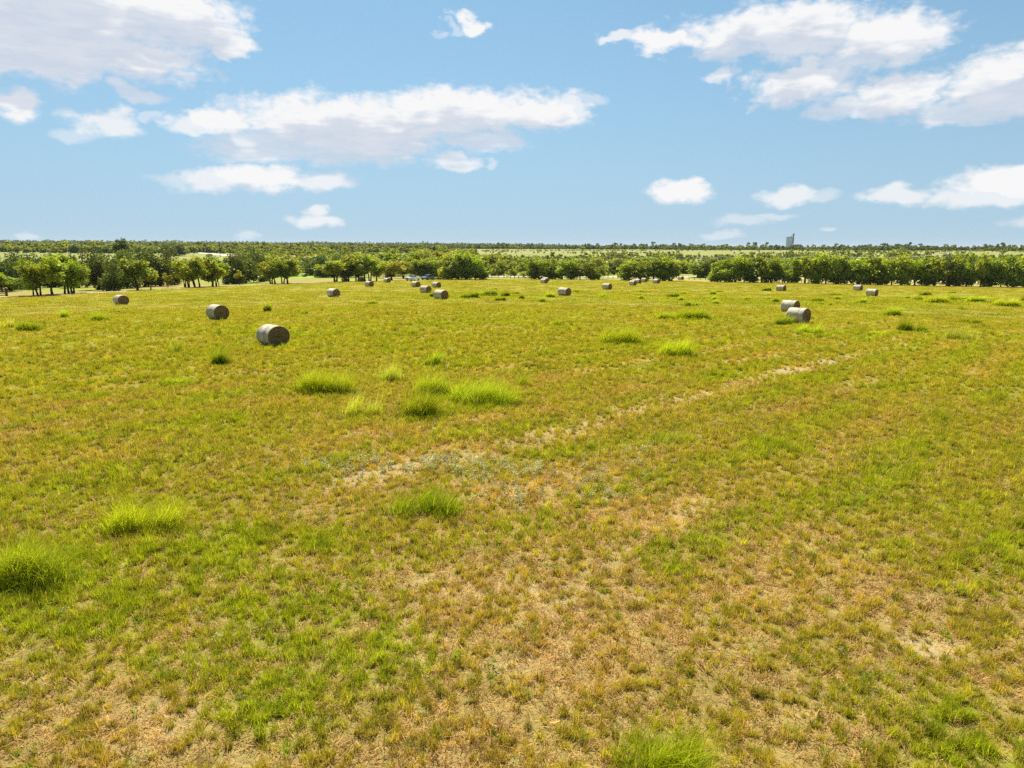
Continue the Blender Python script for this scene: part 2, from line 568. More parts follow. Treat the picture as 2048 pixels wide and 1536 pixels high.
# grass clumps: x, y_base, width px, height px, style, label
CLUMPS = [
    (28, 1180, 215, 105, 'tall', "tall lush green grass clump cut off by the left frame edge"),
    (278, 1060, 165, 75, 'tall', "wind-swept green grass clump above the bright low turf, near left"),
    (838, 1030, 150, 60, 'tall', "wide green grass clump beside the silvery weeds, centre foreground"),
    (1320, 1560, 230, 120, 'tall', "big green grass clump rising from the bottom frame edge"),
    (650, 786, 118, 42, 'tall', "left clump of the group of tall grass clumps left of centre"),
    (775, 762, 70, 34, 'wisp', "pale seeding grass clump at the back of the group left of centre"),
    (720, 832, 85, 42, 'wisp', "yellowish loose clump at the front left of the group"),
    (833, 832, 92, 44, 'tall', "dark-based round clump at the front of the group left of centre"),
    (860, 792, 80, 36, 'tall', "bright clump touching the largest one on its left"),
    (965, 810, 128, 56, 'tall', "largest bright green clump at the right end of the group"),
    (1046, 772, 30, 20, 'tall', "little clump just right of the largest clump in the group"),
    (866, 730, 46, 19, 'tall', "small clump behind the group, towards the cluster of four bales"),
    (355, 705, 40, 28, 'wisp', "upright feathery tuft left of the strand-trailing bale"),
    (436, 729, 54, 24, 'tall', "round tuft below the trailing white strand"),
    (345, 770, 58, 16, 'low', "flat light green patch of grass below the feathery tuft"),
    (1237, 687, 80, 34, 'tall', "broad bushy clump right of centre, alone in mid field"),
    (1356, 713, 72, 26, 'tall', "broad clump beside the bare track, right of the bushy one"),
    (1330, 638, 36, 12, 'tall', "left one of two clumps standing side by side in mid field"),
    (1390, 639, 66, 17, 'tall', "right and wider one of two clumps side by side in mid field"),
    (827, 670, 26, 11, 'tall', "small tuft between the largest left bale and the lone middle bale"),
    (1112, 651, 22, 12, 'tall', "tiny tuft below the lone greyish middle bale"),
    (1013, 709, 26, 8, 'low', "faint light tuft in the open grass left of the bushy clump"),
    (52, 662, 72, 13, 'tall', "long dark low clump near the left edge of the field"),
    (8, 656, 34, 20, 'wisp', "pale tall clump at the frame edge beside the long dark low one"),
    (125, 635, 24, 12, 'tall', "small round bright tuft far left, nearer than the lone dark bale"),
    (198, 642, 50, 11, 'tall', "low dark tuft in front of the lone dark bale at far left"),
    (740, 608, 28, 8, 'low', "bright flat tuft right of the mid-distance lone bale"),
    (609, 628, 17, 6, 'tall', "tiny brownish tuft beyond the second nearest left bale"),
    (531, 623, 26, 13, 'tall', "green tuft behind the largest left bale"),
    (1565, 650, 42, 15, 'tall', "round clump hugging the left foot of the largest right bale"),
    (1620, 668, 56, 14, 'tall', "long clump directly in front of the largest right bale"),
    (1543, 673, 32, 12, 'wisp', "loose clump left of the long one before the largest right bale"),
    (1783, 632, 46, 13, 'tall', "clump on its own to the right of the largest right bale"),
    (1803, 661, 42, 16, 'tall', "left one of a close pair of clumps right of the bare track"),
    (1850, 664, 36, 11, 'tall', "right and lower one of a close pair of clumps right of the bare track"),
    (1753, 669, 46, 9, 'low', "flat pale tuft left of the close pair of clumps"),
    (1913, 678, 56, 18, 'wisp', "loose leaning clump right of the close pair of clumps"),
    (1940, 646, 42, 7, 'tall', "thin dark streak of a clump near the right edge"),
    (1340, 884, 86, 30, 'wisp', "low yellow-green sprawling patch beside the bare track"),
    (936, 596, 38, 10, 'tall', "dark-bottomed clump at the left end of the far green strip"),
    (960, 590, 40, 8, 'low', "light fringe in the far green strip behind the dark-bottomed clump"),
    (978, 592, 30, 9, 'tall', "clump third from the left end of the far green strip"),
    (1011, 593, 20, 9, 'tall', "clump in the middle of the far green strip"),
    (1047, 598, 18, 8, 'tall', "round clump just below the far green strip"),
    (997, 602, 26, 7, 'tall', "low clump lying below the middle of the far green strip"),
    (1032, 588, 18, 6, 'low', "light tuft at the back of the far green strip"),
    (1100, 595, 22, 8, 'tall', "clump left of the lone greyish middle bale's base"),
    (1082, 604, 15, 8, 'tall', "small round clump nearer than the far green strip"),
    (861, 595, 15, 9, 'tall', "tuft touching the left side of the cluster's front bale"),
    (1152, 584, 14, 6, 'low', "light tuft right of the lone greyish middle bale"),
    (1204, 594, 20, 6, 'tall', "dark tuft in front of the lone bale right of centre"),
    (992, 579, 9, 3, 'tall', "speck of a tuft far behind the green strip"),
    (1281, 598, 17, 6, 'tall', "tuft in front of the short row of four bales"),
    (1287, 584, 26, 5, 'low', "flat light patch close before the short row of four bales"),
    (1274, 590, 20, 5, 'low', "flat light patch between tuft and close patch before the row of four"),
    (1348, 594, 26, 7, 'tall', "left tuft of a loose chain of tufts in the right half"),
    (1362, 601, 19, 6, 'tall', "second tuft of the loose chain in the right half"),
    (1381, 612, 30, 8, 'tall', "nearest and widest tuft of the loose chain in the right half"),
    (1412, 596, 20, 6, 'low', "yellowish tuft right of the loose chain"),
    (1424, 589, 18, 5, 'tall', "dark flat tuft farthest back right of the loose chain"),
    (1426, 599, 15, 6, 'tall', "dark tuft in the middle right of the loose chain"),
    (1432, 608, 19, 7, 'tall', "round tuft at the near right of the loose chain"),
    (1436, 584, 24, 4, 'low', "flat far tuft towards the second hedge gap"),
    (1365, 588, 16, 4, 'tall', "small dark tuft behind the loose chain"),
    (1495, 599, 15, 5, 'tall', "single small tuft left of the pale right bale"),
    (1535, 582, 19, 6, 'tall', "dark tuft just left of the pale bale behind the pair"),
    (1537, 598, 17, 6, 'low', "left tuft of two below the pale bale behind the pair"),
    (1548, 604, 20, 7, 'tall', "right tuft of two below the pale bale behind the pair"),
    (1632, 603, 28, 7, 'tall', "tuft right of the overlapping pair of bales, nearest to them"),
    (1662, 611, 24, 6, 'tall', "front low tuft between the overlapping pair and the two right bales"),
    (1643, 608, 14, 5, 'low', "little light tuft between two darker ones right of the pair"),
    (1668, 591, 30, 6, 'low', "flat rear tuft below the rear right bale"),
    (1675, 599, 17, 6, 'tall', "round dark tuft left and below the front right bale"),
    (1722, 607, 24, 8, 'tall', "dark green clump directly below the front right bale"),
    (1814, 598, 12, 5, 'tall', "leftmost tuft of the rough grass at the far right"),
    (1835, 600, 22, 6, 'tall', "second tuft of the rough grass at the far right"),
    (1853, 591, 26, 6, 'tall', "farther tuft behind the rough grass at the far right"),
    (1875, 606, 44, 10, 'tall', "largest clump of the rough grass at the far right"),
    (1909, 601, 28, 8, 'tall', "clump right of the largest one in the rough grass"),
    (1932, 598, 12, 5, 'low', "light tuft between clumps of the rough grass at right"),
    (1956, 604, 34, 8, 'tall', "fifth clump of the rough grass, towards the right frame edge"),
    (1985, 607, 15, 6, 'tall', "small dark tuft left of the long edge clump"),
    (2019, 613, 48, 9, 'tall', "long dark clump near the right frame edge"),
    (2043, 602, 16, 8, 'tall', "clump cut by the right frame edge"),
    (1919, 619, 13, 5, 'tall', "single tuft below the rough grass at the far right"),
    (1904, 586, 16, 4, 'low', "flat farthest tuft close to the right hedge"),
]
CLUMP_POS = [ground_at(c[0], c[1]) for c in CLUMPS]

# ------------------------------------------------------------------ field masks (world space)
TRACKS = [  # polyline in photo pixels, half width m, strength
    ([(690, 968), (760, 946), (850, 926), (960, 908), (1050, 888), (1130, 862), (1200, 840), (1260, 820), (1340, 797), (1430, 783),
      (1480, 766), (1530, 752), (1600, 735), (1660, 722), (1730, 708), (1815, 687)], .46, .85),
    ([(1250, 738), (1330, 716), (1400, 704), (1450, 695), (1520, 680), (1590, 670), (1640, 660), (1740, 645)], .36, .5),
    ([(1280, 674), (1350, 670), (1400, 663), (1460, 656)], .3, .5),
    ([(60, 868), (120, 857), (236, 831), (290, 824), (342, 814), (455, 797), (533, 783), (600, 775)], .28, .45),
    ([(403, 756), (478, 747), (581, 732), (650, 722), (694, 718), (760, 712)], .30, .55),
    ([(0, 807), (137, 787), (190, 783)], .25, .4), ([(65, 758), (130, 751), (219, 739), (283, 737)], .3, .5),
    ([(208, 674), (300, 668), (403, 660)], .3, .45), ([(1020, 905), (1080, 925), (1180, 960)], .3, .4),
    ([(1956, 782), (1990, 776), (2040, 777)], .25, .6), ([(1180, 1130), (1240, 1100), (1330, 1040), (1400, 1000)], .22, .5),
    ([(560, 860), (640, 848), (700, 842)], .22, .5), ([(890, 845), (960, 838)], .2, .5),
    ([(1960, 1080), (2048, 1118)], .16, .7), ([(1620, 900), (1690, 915)], .25, .55), ([(1650, 790), (1700, 768)], .2, .4),
    ([(700, 742), (900, 728), (1100, 702), (1230, 690)], .3, .35), ([(1480, 722), (1620, 700), (1760, 676), (1900, 660)], .3, .3),
    ([(1250, 900), (1420, 850), (1600, 800), (1800, 752)], .25, .3), ([(0, 700), (160, 692), (330, 682)], .3, .35),
    ([(600, 700), (760, 684), (900, 668)], .3, .35), ([(820, 668), (1000, 650), (1200, 636)], .35, .35), ([(1180, 662), (1320, 650), (1500, 634)], .35, .3),
    ([(100, 900), (300, 868), (480, 840)], .22, .3), ([(1500, 960), (1700, 900), (1900, 850)], .22, .3)]
TRACK_W = [([ground_at(*p)[:2] for p in pl], hw, s) for pl, hw, s in TRACKS]
# patches: px, py, radius x m, radius y m, amount
DRY = [(1150, 1280, 4.8, 3.2, 1.0), (1000, 1000, 4.5, 3.2, .65), (1250, 1500, 4.4, 1.6, .95), (1560, 1220, 3.6, 3.0, .8), (700, 1440, 2.0, 1.5, .6),
       (760, 900, 4, 3, .45), (1800, 1380, 2.8, 1.8, .6), (300, 1450, 2.5, 1.3, .45), (1350, 1050, 4, 3, .6), (980, 800, 4, 3, .3)]
GREEN = [(480, 1078, 2.8, .7, 1.0), (600, 1085, 1.0, .6, 1.0), (300, 1110, 2.2, .7, 1.0), (90, 1170, 1.4, .8, .9), (430, 1150, 1.6, .5, .8), (720, 1310, .9, .9, 1.0), (640, 1235, 1.2, .7, .95), (560, 1300, 1.0, .6, .8), (500, 1210, 1.2, .5, .7),
         (120, 1240, 1.6, .8, .8), (230, 1190, 2, .8, .8), (600, 1400, 1.2, .9, .85), (380, 1340, 1.0, .6, .6), (150, 1000, 3, 2, .3), (1900, 1010, 3, 2, .3),
         (1980, 880, 5, 4, .25), (1650, 900, 4, 3, .2), (1960, 1480, 1.6, .8, .8), (1000, 594, 11, 5, .6), (1350, 598, 24, 14, .3), (1700, 610, 22, 12, .3),
         (1900, 603, 16, 8, .55), (1850, 668, 6, 3, .5), (1600, 668, 6, 2.5, .4), (1380, 636, 5, 3, .5), (500, 660, 10, 8, .25), (440, 600, 6, 3, .5), (830, 596, 8, 4, .5),
         (1240, 690, 3, 2, .5), (960, 795, 3, 1.6, .5), (1830, 1090, 1.2, .8, .5), (780, 1340, .7, .5, .8)]
BARE = [(930, 965, .8, .3, .9), (1100, 1180, .8, .4, .7), (780, 1130, .5, .3, .5), (1290, 1190, .7, .35, .6), (1840, 1300, .9, .4, .8),
        (1040, 1250, .6, .3, .5), (300, 1130, .5, .2, .6), (350, 1420, .8, .3, .5), (1700, 870, 1, .4, .4), (90, 1250, .5, .25, .5), (1010, 1340, .5, .3, .5)]


_gcache = {}


def _gc(px, py):
    if (px, py) not in _gcache: _gcache[(px, py)] = ground_at(px, py)[:2]
    return _gcache[(px, py)]


for c_, p_ in zip(CLUMPS, CLUMP_POS):
    w_ = px_to_m(c_[2], p_)
    GREEN.append((c_[0], c_[1], max(.5, w_ * .75), max(.4, w_ * .5), .55))


def patches(x, y, lst):
    s = np.zeros_like(x)
    for px, py, rx, ry, am in lst:
        cx_, cy_ = _gc(px, py)
        s = np.maximum(s, am * np.exp(-(((x - cx_) / rx) ** 2 + ((y - cy_) / ry) ** 2)))
    return s


def track_mask(x, y):
    s = np.zeros_like(x)
    wob = (vnoise(x / 1.1, y / 1.1, 31) - .5) * .5
    brk = sstep(.30, .62, fbm(x / 1.4, y / 1.4, 41, 3))
    for pl, hw, st in TRACK_W:
        for (ax, ay), (bx, by) in zip(pl, pl[1:]):
            dx, dy = bx - ax, by - ay
            L2 = dx * dx + dy * dy + 1e-9
            tt = np.clip(((x - ax) * dx + (y - ay) * dy) / L2, 0, 1)
            d = np.hypot(x - ax - tt * dx, y - ay - tt * dy) + wob * .8
            s = np.maximum(s, st * (1 - sstep(hw * .4, hw * 2.3, d)) * (.60 + .40 * brk))
    return s


def masks(x, y):
    x = np.asarray(x, float); y = np.asarray(y, float)
    n1, n2, n3 = fbm(x / 2.6, y / 2.6, 21), fbm(x / .8, y / .8, 22, 3), fbm(x / 11, y / 11, 23)
    (ax, ay), (bx, by) = TRACK_W[0][0][3], TRACK_W[0][0][-1]
    q = np.hypot(bx - ax, by - ay)
    across = ((x - ax) * -(by - ay) + (y - ay) * (bx - ax)) / q + (fbm(x / 14, y / 14, 27) - .5) * 5
    rows = .5 + .5 * np.sin(across * 2 * np.pi / 3.4)
    rowm = sstep(.55, 1, rows) * sstep(.35, .6, fbm(x / 4, y / 4, 28))
    green = .50 * sstep(.5, 1, 1 - rows) * sstep(.4, .6, fbm(x / 5, y / 5, 29)) + patches(x, y, GREEN) * (.45 + 1.1 * sstep(.3, .65, n2)) + .40 * sstep(.52, .78, n1) + .25 * sstep(.5, .75, n3)
    dry = .52 * rowm * sstep(14, 30, np.hypot(x, y)) + patches(x, y, DRY) * (.5 + sstep(.3, .7, n1)) + .22 * sstep(.5, .8, fbm(x / 5, y / 5, 25))
    bare = np.maximum(track_mask(x, y), patches(x, y, BARE) * sstep(.25, .6, n2) * 1.2)
    dry = np.clip(dry, 0, 1) * (1 - .8 * np.clip(patches(x, y, GREEN), 0, 1))
    bare = np.maximum(bare, .6 * dry * sstep(.56, .74, n2))
    return np.clip(bare, 0, 1), np.clip(green, 0, 1), np.clip(dry, 0, 1)


C = lambda *a: np.array(a, float)
SOIL, STRAW, OLIVE, LIME, DEEP = C(.44, .295, .135), C(.42, .30, .095), C(.290, .270, .030), C(.255, .295, .016), C(.10, .155, .018)

# field boundary line: everything past it is track side, orchard floor, hedge foot
DRIVE_PX = [(-60, 597), (0, 594), (62, 592), (127, 590), (164, 587), (234, 583.5), (304, 580), (345, 578.3), (400, 575), (457, 572.7), (531, 569.5), (597, 566.5), (652, 565.2), (720, 563.5), (790, 561.5), (830, 561.8), (870, 561)]
DRIVE = [ground_at(*p) for p in DRIVE_PX]
EDGE_PX = DRIVE_PX[:-2] + [(900, 557.5), (980, 556.5), (1060, 559), (1200, 560.5), (1360, 561), (1425, 564), (1560, 565.5), (1700, 568), (1900, 572), (2120, 577)]
EDGE = [ground_at(*p) for p in EDGE_PX]
_ea = np.array([math.degrees(math.atan2(p[0], p[1])) for p in EDGE]); _er = np.array([math.hypot(p[0], p[1]) for p in EDGE])


def edge_range(a):
    return np.interp(a, _ea, _er)


def ground_colour(x, y):
    bare, green, dry = masks(x, y)
    r = np.hypot(x, y); a = np.degrees(np.arctan2(x, y))
    def mixc(c, d, f): return c * (1 - f[:, None]) + d * f[:, None]
    nearf = 1 - sstep(10, 24, r)
    base = np.tile(OLIVE * C(1.0, .97, 1.1), (len(x), 1)) * (1 - .30 * (1 - sstep(25, 150, r)))[:, None]
    base = mixc(base, STRAW * .95, dry * .8)
    base = mixc(base, LIME * .95, green * .75)
    # close by: soil and litter between the tufts, darkened to stand in for shade
    base = mixc(base, (STRAW * .5 + SOIL * .45) * .68, nearf * .65 * (1 - green * .6))
    base = mixc(base, C(.43, .325, .165), bare * .85)
    out_ = sstep(0, 4, r - edge_range(a))
    orchard = C(.30, .235, .070)[None, :] * (.8 + .4 * fbm(x / 9, y / 9, 51))[:, None]
    orchard = mixc(orchard, C(.22, .30, .02), .8 * sstep(.48, .62, fbm(x / 16, y / 16, 52)))
    verge = C(.40, .30, .15)[None, :] * np.ones((len(x), 1))
    verge = mixc(verge, C(.20, .23, .03), sstep(.40, .6, fbm(x / 12, y / 12, 53)))
    outer = mixc(orchard, verge, sstep(-9, -3, a))
    scr = C(.235, .25, .055)[None, :] * (.75 + .5 * fbm(x / 60, y / 60, 54))[:, None]
    meadow = C(.245, .25, .07)[None, :] * (.85 + .3 * fbm(x / 90, y / 90, 55))[:, None]
    outer = mixc(outer, np.tile(C(.44, .30, .12), (len(x), 1)), sstep(6, 14, a) * (1 - sstep(14, 34, r - edge_range(a))) * .8)
    outer = mixc(outer, scr, sstep(260, 330, r))
    outer = mixc(outer, meadow, sstep(560, 700, r) * (1 - sstep(1250, 1500, r)))
    outer = mixc(outer, np.tile(C(.10, .12, .045), (len(x), 1)), sstep(1300, 1600, r))
    gx, gy, _ = ground_at(600, 552)
    outer = mixc(outer, C(.20, .34, .02), np.exp(-(((x - gx) / 16) ** 2 + ((y - gy) / 40) ** 2)) * 1.0)
    base = mixc(base, outer, out_)
    return np.clip(base, 0, 1), bare


# ------------------------------------------------------------------ ground sheet
ang = np.radians(np.concatenate([np.arange(-180, -62, 3.0), np.arange(-62, -46, .8), np.arange(-46, 46.01, .16), np.arange(46.8, 62, .8), np.arange(62, 179, 3.0)]))
rad = [0.6]
while rad[-1] < 13500:
    rad.append(rad[-1] * (1.0135 if rad[-1] < 320 else 1.03) + .03)
rad = np.array(rad)
AA, RR = np.meshgrid(ang, rad)
gx_, gy_ = (np.sin(AA) * RR).ravel(), (np.cos(AA) * RR).ravel()
gz_ = terrain(gx_, gy_)
na, nr = len(ang), len(rad)
ii = np.arange(nr - 1)[:, None] * na; jj = np.arange(na)[None, :]; j2 = (jj + 1) % na
quads = np.stack([ii + jj, ii + na + jj, ii + na + j2, ii + j2], -1).reshape(-1, 4)
gcol, gbare = ground_colour(gx_, gy_)
verts = np.stack([gx_, gy_, gz_], -1)

m, t, out = new_mat('field_ground')
pos = nd(t, 'ShaderNodeNewGeometry').outputs['Position']
at = nd(t, 'ShaderNodeAttribute', attribute_name='albedo').outputs['Color']
bt = nd(t, 'ShaderNodeAttribute', attribute_name='bare').outputs['Fac']
nA = NOISE(t, pos, .55, 6, .62)
nB = NOISE(t, pos, 4.5, 5, .65)
nC = NOISE(t, pos, 26.0, 4, .65)
nD = NOISE(t, pos, .045, 4, .55)
v = M(t, 'MULTIPLY_ADD', nA, .7, .65)
v = M(t, 'MULTIPLY', v, M(t, 'MULTIPLY_ADD', nB, .9, .55))
v = M(t, 'MULTIPLY', v, M(t, 'MULTIPLY_ADD', nC, .8, .6))
v = M(t, 'MULTIPLY', v, M(t, 'MULTIPLY_ADD', nD, .5, .75))
vv = nd(t, 'ShaderNodeCombineXYZ')
for i in range(3): t.links.new(v, vv.inputs[i])
c = V(t, 'MULTIPLY', at, vv.outputs[0])
# dark crumbs of dead litter on the ground
lit_ = M(t, 'MULTIPLY', RANGE(t, nB, .50, .66), RANGE(t, nC, .45, .62))
c = MIX(t, M(t, 'MULTIPLY', lit_, .55), c, (.13, .085, .04, 1))
principled(t, out, c, .95, .08, BUMP(t, M(t, 'ADD', nC, M(t, 'MULTIPLY', nB, 2.0)), .7, .04))
gm = np_mesh('ground', verts, quads, m, True,
             {'albedo': ('POINT', 'FLOAT_COLOR', np.hstack([gcol, np.ones((len(verts), 1))]).astype(np.float32)),
              'bare': ('POINT', 'FLOAT', gbare.astype(np.float32))})
tag(link('ground', gm), kind='structure')


def strip(name, pts, widths, mat, lift, label_kind='structure'):
    """ribbon on the terrain along world points; two edges sampled densely"""
    P = np.array([p[:2] for p in pts])
    d = np.r_[0, np.cumsum(np.hypot(*np.diff(P, axis=0).T))]
    s = np.linspace(0, d[-1], max(30, int(d[-1] / 1.5)))
    X, Y = np.interp(s, d, P[:, 0]), np.interp(s, d, P[:, 1])
    k = np.hanning(9); k /= k.sum()
    X = np.convolve(np.pad(X, 4, mode='edge'), k, 'valid'); Y = np.convolve(np.pad(Y, 4, mode='edge'), k, 'valid')
    Wd = np.interp(s, d, widths) if hasattr(widths, '__len__') else np.full(len(s), widths)
    tx, ty = np.gradient(X), np.gradient(Y); L = np.hypot(tx, ty); nx, ny = -ty / L, tx / L
    cols = np.linspace(-.5, .5, 7)
    vs = []
    for c_ in cols:
        e = Wd * c_ * (1 + (.25 * (vnoise(s / 3, s * 0 + c_ * 5, 61) - .5) if abs(c_) > .4 else 0))
        x, y = X + nx * e, Y + ny * e
        vs.append(np.stack([x, y, terrain(x, y) + lift], -1))
    vs = np.stack(vs, 1)
    n = len(s); q = []
    i = np.arange(n - 1)[:, None] * 7; j = np.arange(6)[None, :]
    q = np.stack([i + j, i + 7 + j, i + 8 + j, i + 1 + j], -1).reshape(-1, 4)
    return tag(link(name, np_mesh(name, vs.reshape(-1, 3), q, mat, True)), kind='structure')


strip('dirt_track', DRIVE, 2.6, MAT['track'], .05)
ROAD_PX = [(900, 552.5), (980, 553), (1060, 553.5), (1140, 553.5), (1220, 554), (1310, 554), (1380, 554.5), (1480, 556), (1600, 558), (1800, 562), (2000, 566), (2150, 569)]
ROAD = [ground_at(*p) for p in ROAD_PX]
strip('road', ROAD, 11.0, MAT['road'], .08)
GR_PX = [(372, 504), (392, 505.5), (415, 507.2), (432, 508.8), (448, 510.5), (462, 512)]
strip('gravel_road', [ground_at(*p) for p in GR_PX], 13.0, MAT['gravel_road'], .15)

# ------------------------------------------------------------------ round bales
BALE_D, BALE_L = 1.42, 1.56


def bale_side(seed):
    """net-wrapped drum, axis along local x, resting on z = 0, sagged and slightly lumpy"""
    rg = np.random.default_rng(seed)
    nu, nv = 56, 26
    xs = np.concatenate([[-.5, -.495, -.47], np.linspace(-.44, .44, nv - 6), [.47, .495, .5]]) * BALE_L
    rs = np.array([.965, .985, .998] + [1] * (nv - 6) + [.998, .985, .965]) * BALE_D / 2
    th = np.linspace(0, 2 * math.pi, nu, endpoint=False)
    X, T = np.meshgrid(xs, th, indexing='ij')
    Rr = rs[:, None] * (1 + .05 * (fbm(X * 2.2 + seed, T * 1.6, seed) - .5) + .012 * np.sin(X * 9 + seed) * .6)
    Y = np.sin(T) * Rr * 1.055
    Z = np.cos(T) * Rr
    Z = np.where(Z < -.60, -.60 + (Z + .60) * .35, Z) + .632
    v = np.stack([X, Y, Z], -1).reshape(-1, 3)
    i = np.arange(nv - 1)[:, None] * nu; j = np.arange(nu)[None, :]
    q = np.stack([i + j, i + (j + 1) % nu, i + nu + (j + 1) % nu, i + nu + j], -1).reshape(-1, 4)
    rim = v.reshape(nv, nu, 3)
    return np_mesh('net_wrap', v, q, MAT['net'], True), rim[0], rim[-1]


def bale_face(rim, sgn, seed):
    """end of the bale: coiled, ragged stems inside the rim"""
    nu = len(rim); nr_ = 20
    c0 = rim.mean(0) + np.array([0, 0, .0])
    rings = []
    for k in range(nr_ + 1):
        f = 1 - k / nr_
        ring = c0 + (rim - c0) * max(f, .015)
        th = np.arange(nu) / nu * 2 * math.pi
        coil = np.sin((f * 9 + th / 6.283) * 6.283) * .010 + (fbm(th * 6 + k * 3.1, th * 0 + f * 30, seed) - .5) * .05
        ring[:, 0] += sgn * (-.012 + .02 * (1 - f) + coil * min(1, (1 - f) * 12) - .05 * max(0, .12 - f) / .12)
        rings.append(ring)
    v = np.concatenate(rings)
    i = np.arange(nr_)[:, None] * nu; j = np.arange(nu)[None, :]
    q = np.stack([i + j, i + nu + j, i + nu + (j + 1) % nu, i + (j + 1) % nu], -1).reshape(-1, 4)
    if sgn < 0: q = q[:, ::-1]
    return np_mesh('hay_face', v, q, MAT['hay'], True)


def straw_tangle(n, spread, ln, wid, seed, height=.25):
    rg = np.random.default_rng(seed)
    v, f = [], []
    for k in range(n):
        c = rg.normal(0, 1, 3) * spread * .5; c[2] = abs(c[2]) * height
        d = rg.normal(0, 1, 3); d[2] *= .5; d /= np.linalg.norm(d)
        s = np.cross(d, [0, 0, 1.0]); s /= np.linalg.norm(s) + 1e-6
        l = ln * rg.uniform(.5, 1.2)
        b = len(v)
        v += [c - s * wid, c + s * wid, c + d * l + s * wid * .6, c + d * l - s * wid * .6]
        f.append([b, b + 1, b + 2, b + 3])
    return np.array(v), np.array(f)


BALE_VAR = []
for sd in (1, 2, 3, 4):
    me, r0, r1 = bale_side(sd)
    BALE_VAR.append((me, bale_face(r0, -1, sd), bale_face(r1, 1, sd + 9)))
fr = np.random.default_rng(8)
fv, ff_ = [], []
for k in range(520):
    a_ = fr.uniform(0, 6.28); q_ = math.sqrt(fr.uniform(.05, 1)) * .69
    c_ = np.array([0, math.sin(a_) * q_ * 1.05, math.cos(a_) * q_ + .64])
    if c_[2] < .04: continue
    d_ = np.array([fr.uniform(.1, .8), math.cos(a_) + fr.normal() * .5, -math.sin(a_) + fr.normal() * .5]); d_ /= np.linalg.norm(d_)
    s_ = np.cross(d_, fr.normal(0, 1, 3)); s_ /= np.linalg.norm(s_)
    b_ = len(fv); l_ = fr.uniform(.05, .16)
    fv += [c_ - s_ * .006, c_ + s_ * .006, c_ + d_ * l_ + s_ * .004, c_ + d_ * l_ - s_ * .004]
    ff_.append([b_, b_ + 1, b_ + 2, b_ + 3])
MAT['stems'] = simple_mat('dry_brown_stems', (.42, .28, .12), .9, .15, .5, 9)
FRAY = np_mesh('frayed_stems', np.array(fv), np.array(ff_), MAT['stems'])
spv, spf = straw_tangle(160, .30, .42, .012, 5, .8)
SPILL = np_mesh('torn_hay', spv, spf, MAT['straw'])
bale_group = {True: "round hay bales left on the mown field", False: "round hay bales beyond the field"}
for k, ((bx, by, baz, extra, lab), p) in enumerate(zip(BALES, BALE_POS)):
    rz = R(90 - baz)
    # the far end shows the torn wrap differently: rotate about the axis by mirroring
    e = empty('hay_bale', (p[0], p[1], p[2] - .03), rz, lab, 'hay bale', bale_group[math.hypot(p[0], p[1]) < edge_range(math.degrees(math.atan2(p[0], p[1]))) + 3])
    sc = random.uniform(.97, 1.03)
    e.scale = (sc * random.uniform(.95, 1.05), sc * random.uniform(.98, 1.06), sc * random.uniform(.95, 1.02))
    me, fa, fb = BALE_VAR[k % 4]
    link('net_wrap', me, e); link('hay_face', fa, e); link('hay_face', fb, e)
    link('frayed_stems', FRAY, e, (BALE_L / 2, 0, 0))
    if extra == 'spill':
        o = link('torn_hay', SPILL, e, (BALE_L / 2 - .05, -.42, .05))
        o.scale = (.9, 1, 1.1)
    if extra == 'strand':
        # loose end of net wrap running down from the bale over the grass
        bm = bmesh.new()
        pix = [(513.5, 660), (505, 668), (494, 677), (484, 683), (472, 687), (458, 690), (446, 692)]
        wp = []
        inv = e.matrix_basis.inverted()
        for i_, q_ in enumerate(pix):
            g = ground_at(*q_) if i_ > 1 else None
            wp.append(g)
        start = e.matrix_basis @ Vector((-.35, -.78, .75))
        g2 = Vector(wp[2])
        wp[0] = start; wp[1] = start.lerp(g2, .5) - Vector((0, 0, .16))
        pts = [inv @ (Vector(w) + Vector((0, 0, .05 if i_ > 1 else 0))) for i_, w in enumerate(wp)]
        add_tube(bm, pts, [.016] * len(pts), 6)
        pts = [Vector((.60, -.70, .50)), Vector((.45, -.78, .25)), Vector((.30, -.80, .08)), Vector((.1, -.95, .03))]
        add_tube(bm, pts, [.014] * 4, 6)
        link('loose_strand', bm_mesh('loose_strand', bm, MAT['strand']), e)

# ------------------------------------------------------------------ trees


def rand_dirs(rg, n):
    d = rg.normal(0, 1, (n, 3))
    return d / np.linalg.norm(d, axis=1)[:, None]


def leaf_quads(rg, cen, size, up=.35):
    """one bent leaf spray (quad) per centre, random orientation"""
    n = len(cen)
    a = rand_dirs(rg, n); a[:, 2] *= .7; a /= np.linalg.norm(a, axis=1)[:, None]
    b = np.cross(a, rand_dirs(rg, n) + np.array([0, 0, up])); b /= np.linalg.norm(b, axis=1)[:, None] + 1e-6
    s = size * rg.uniform(.55, 1.25, n)
    a *= s[:, None] * .75; b *= s[:, None] * .42
    v = np.stack([cen - a, cen + b * .9 - a * .1, cen + a, cen - b * .9 + a * .15], 1).reshape(-1, 3)
    return v, np.arange(n * 4).reshape(-1, 4)


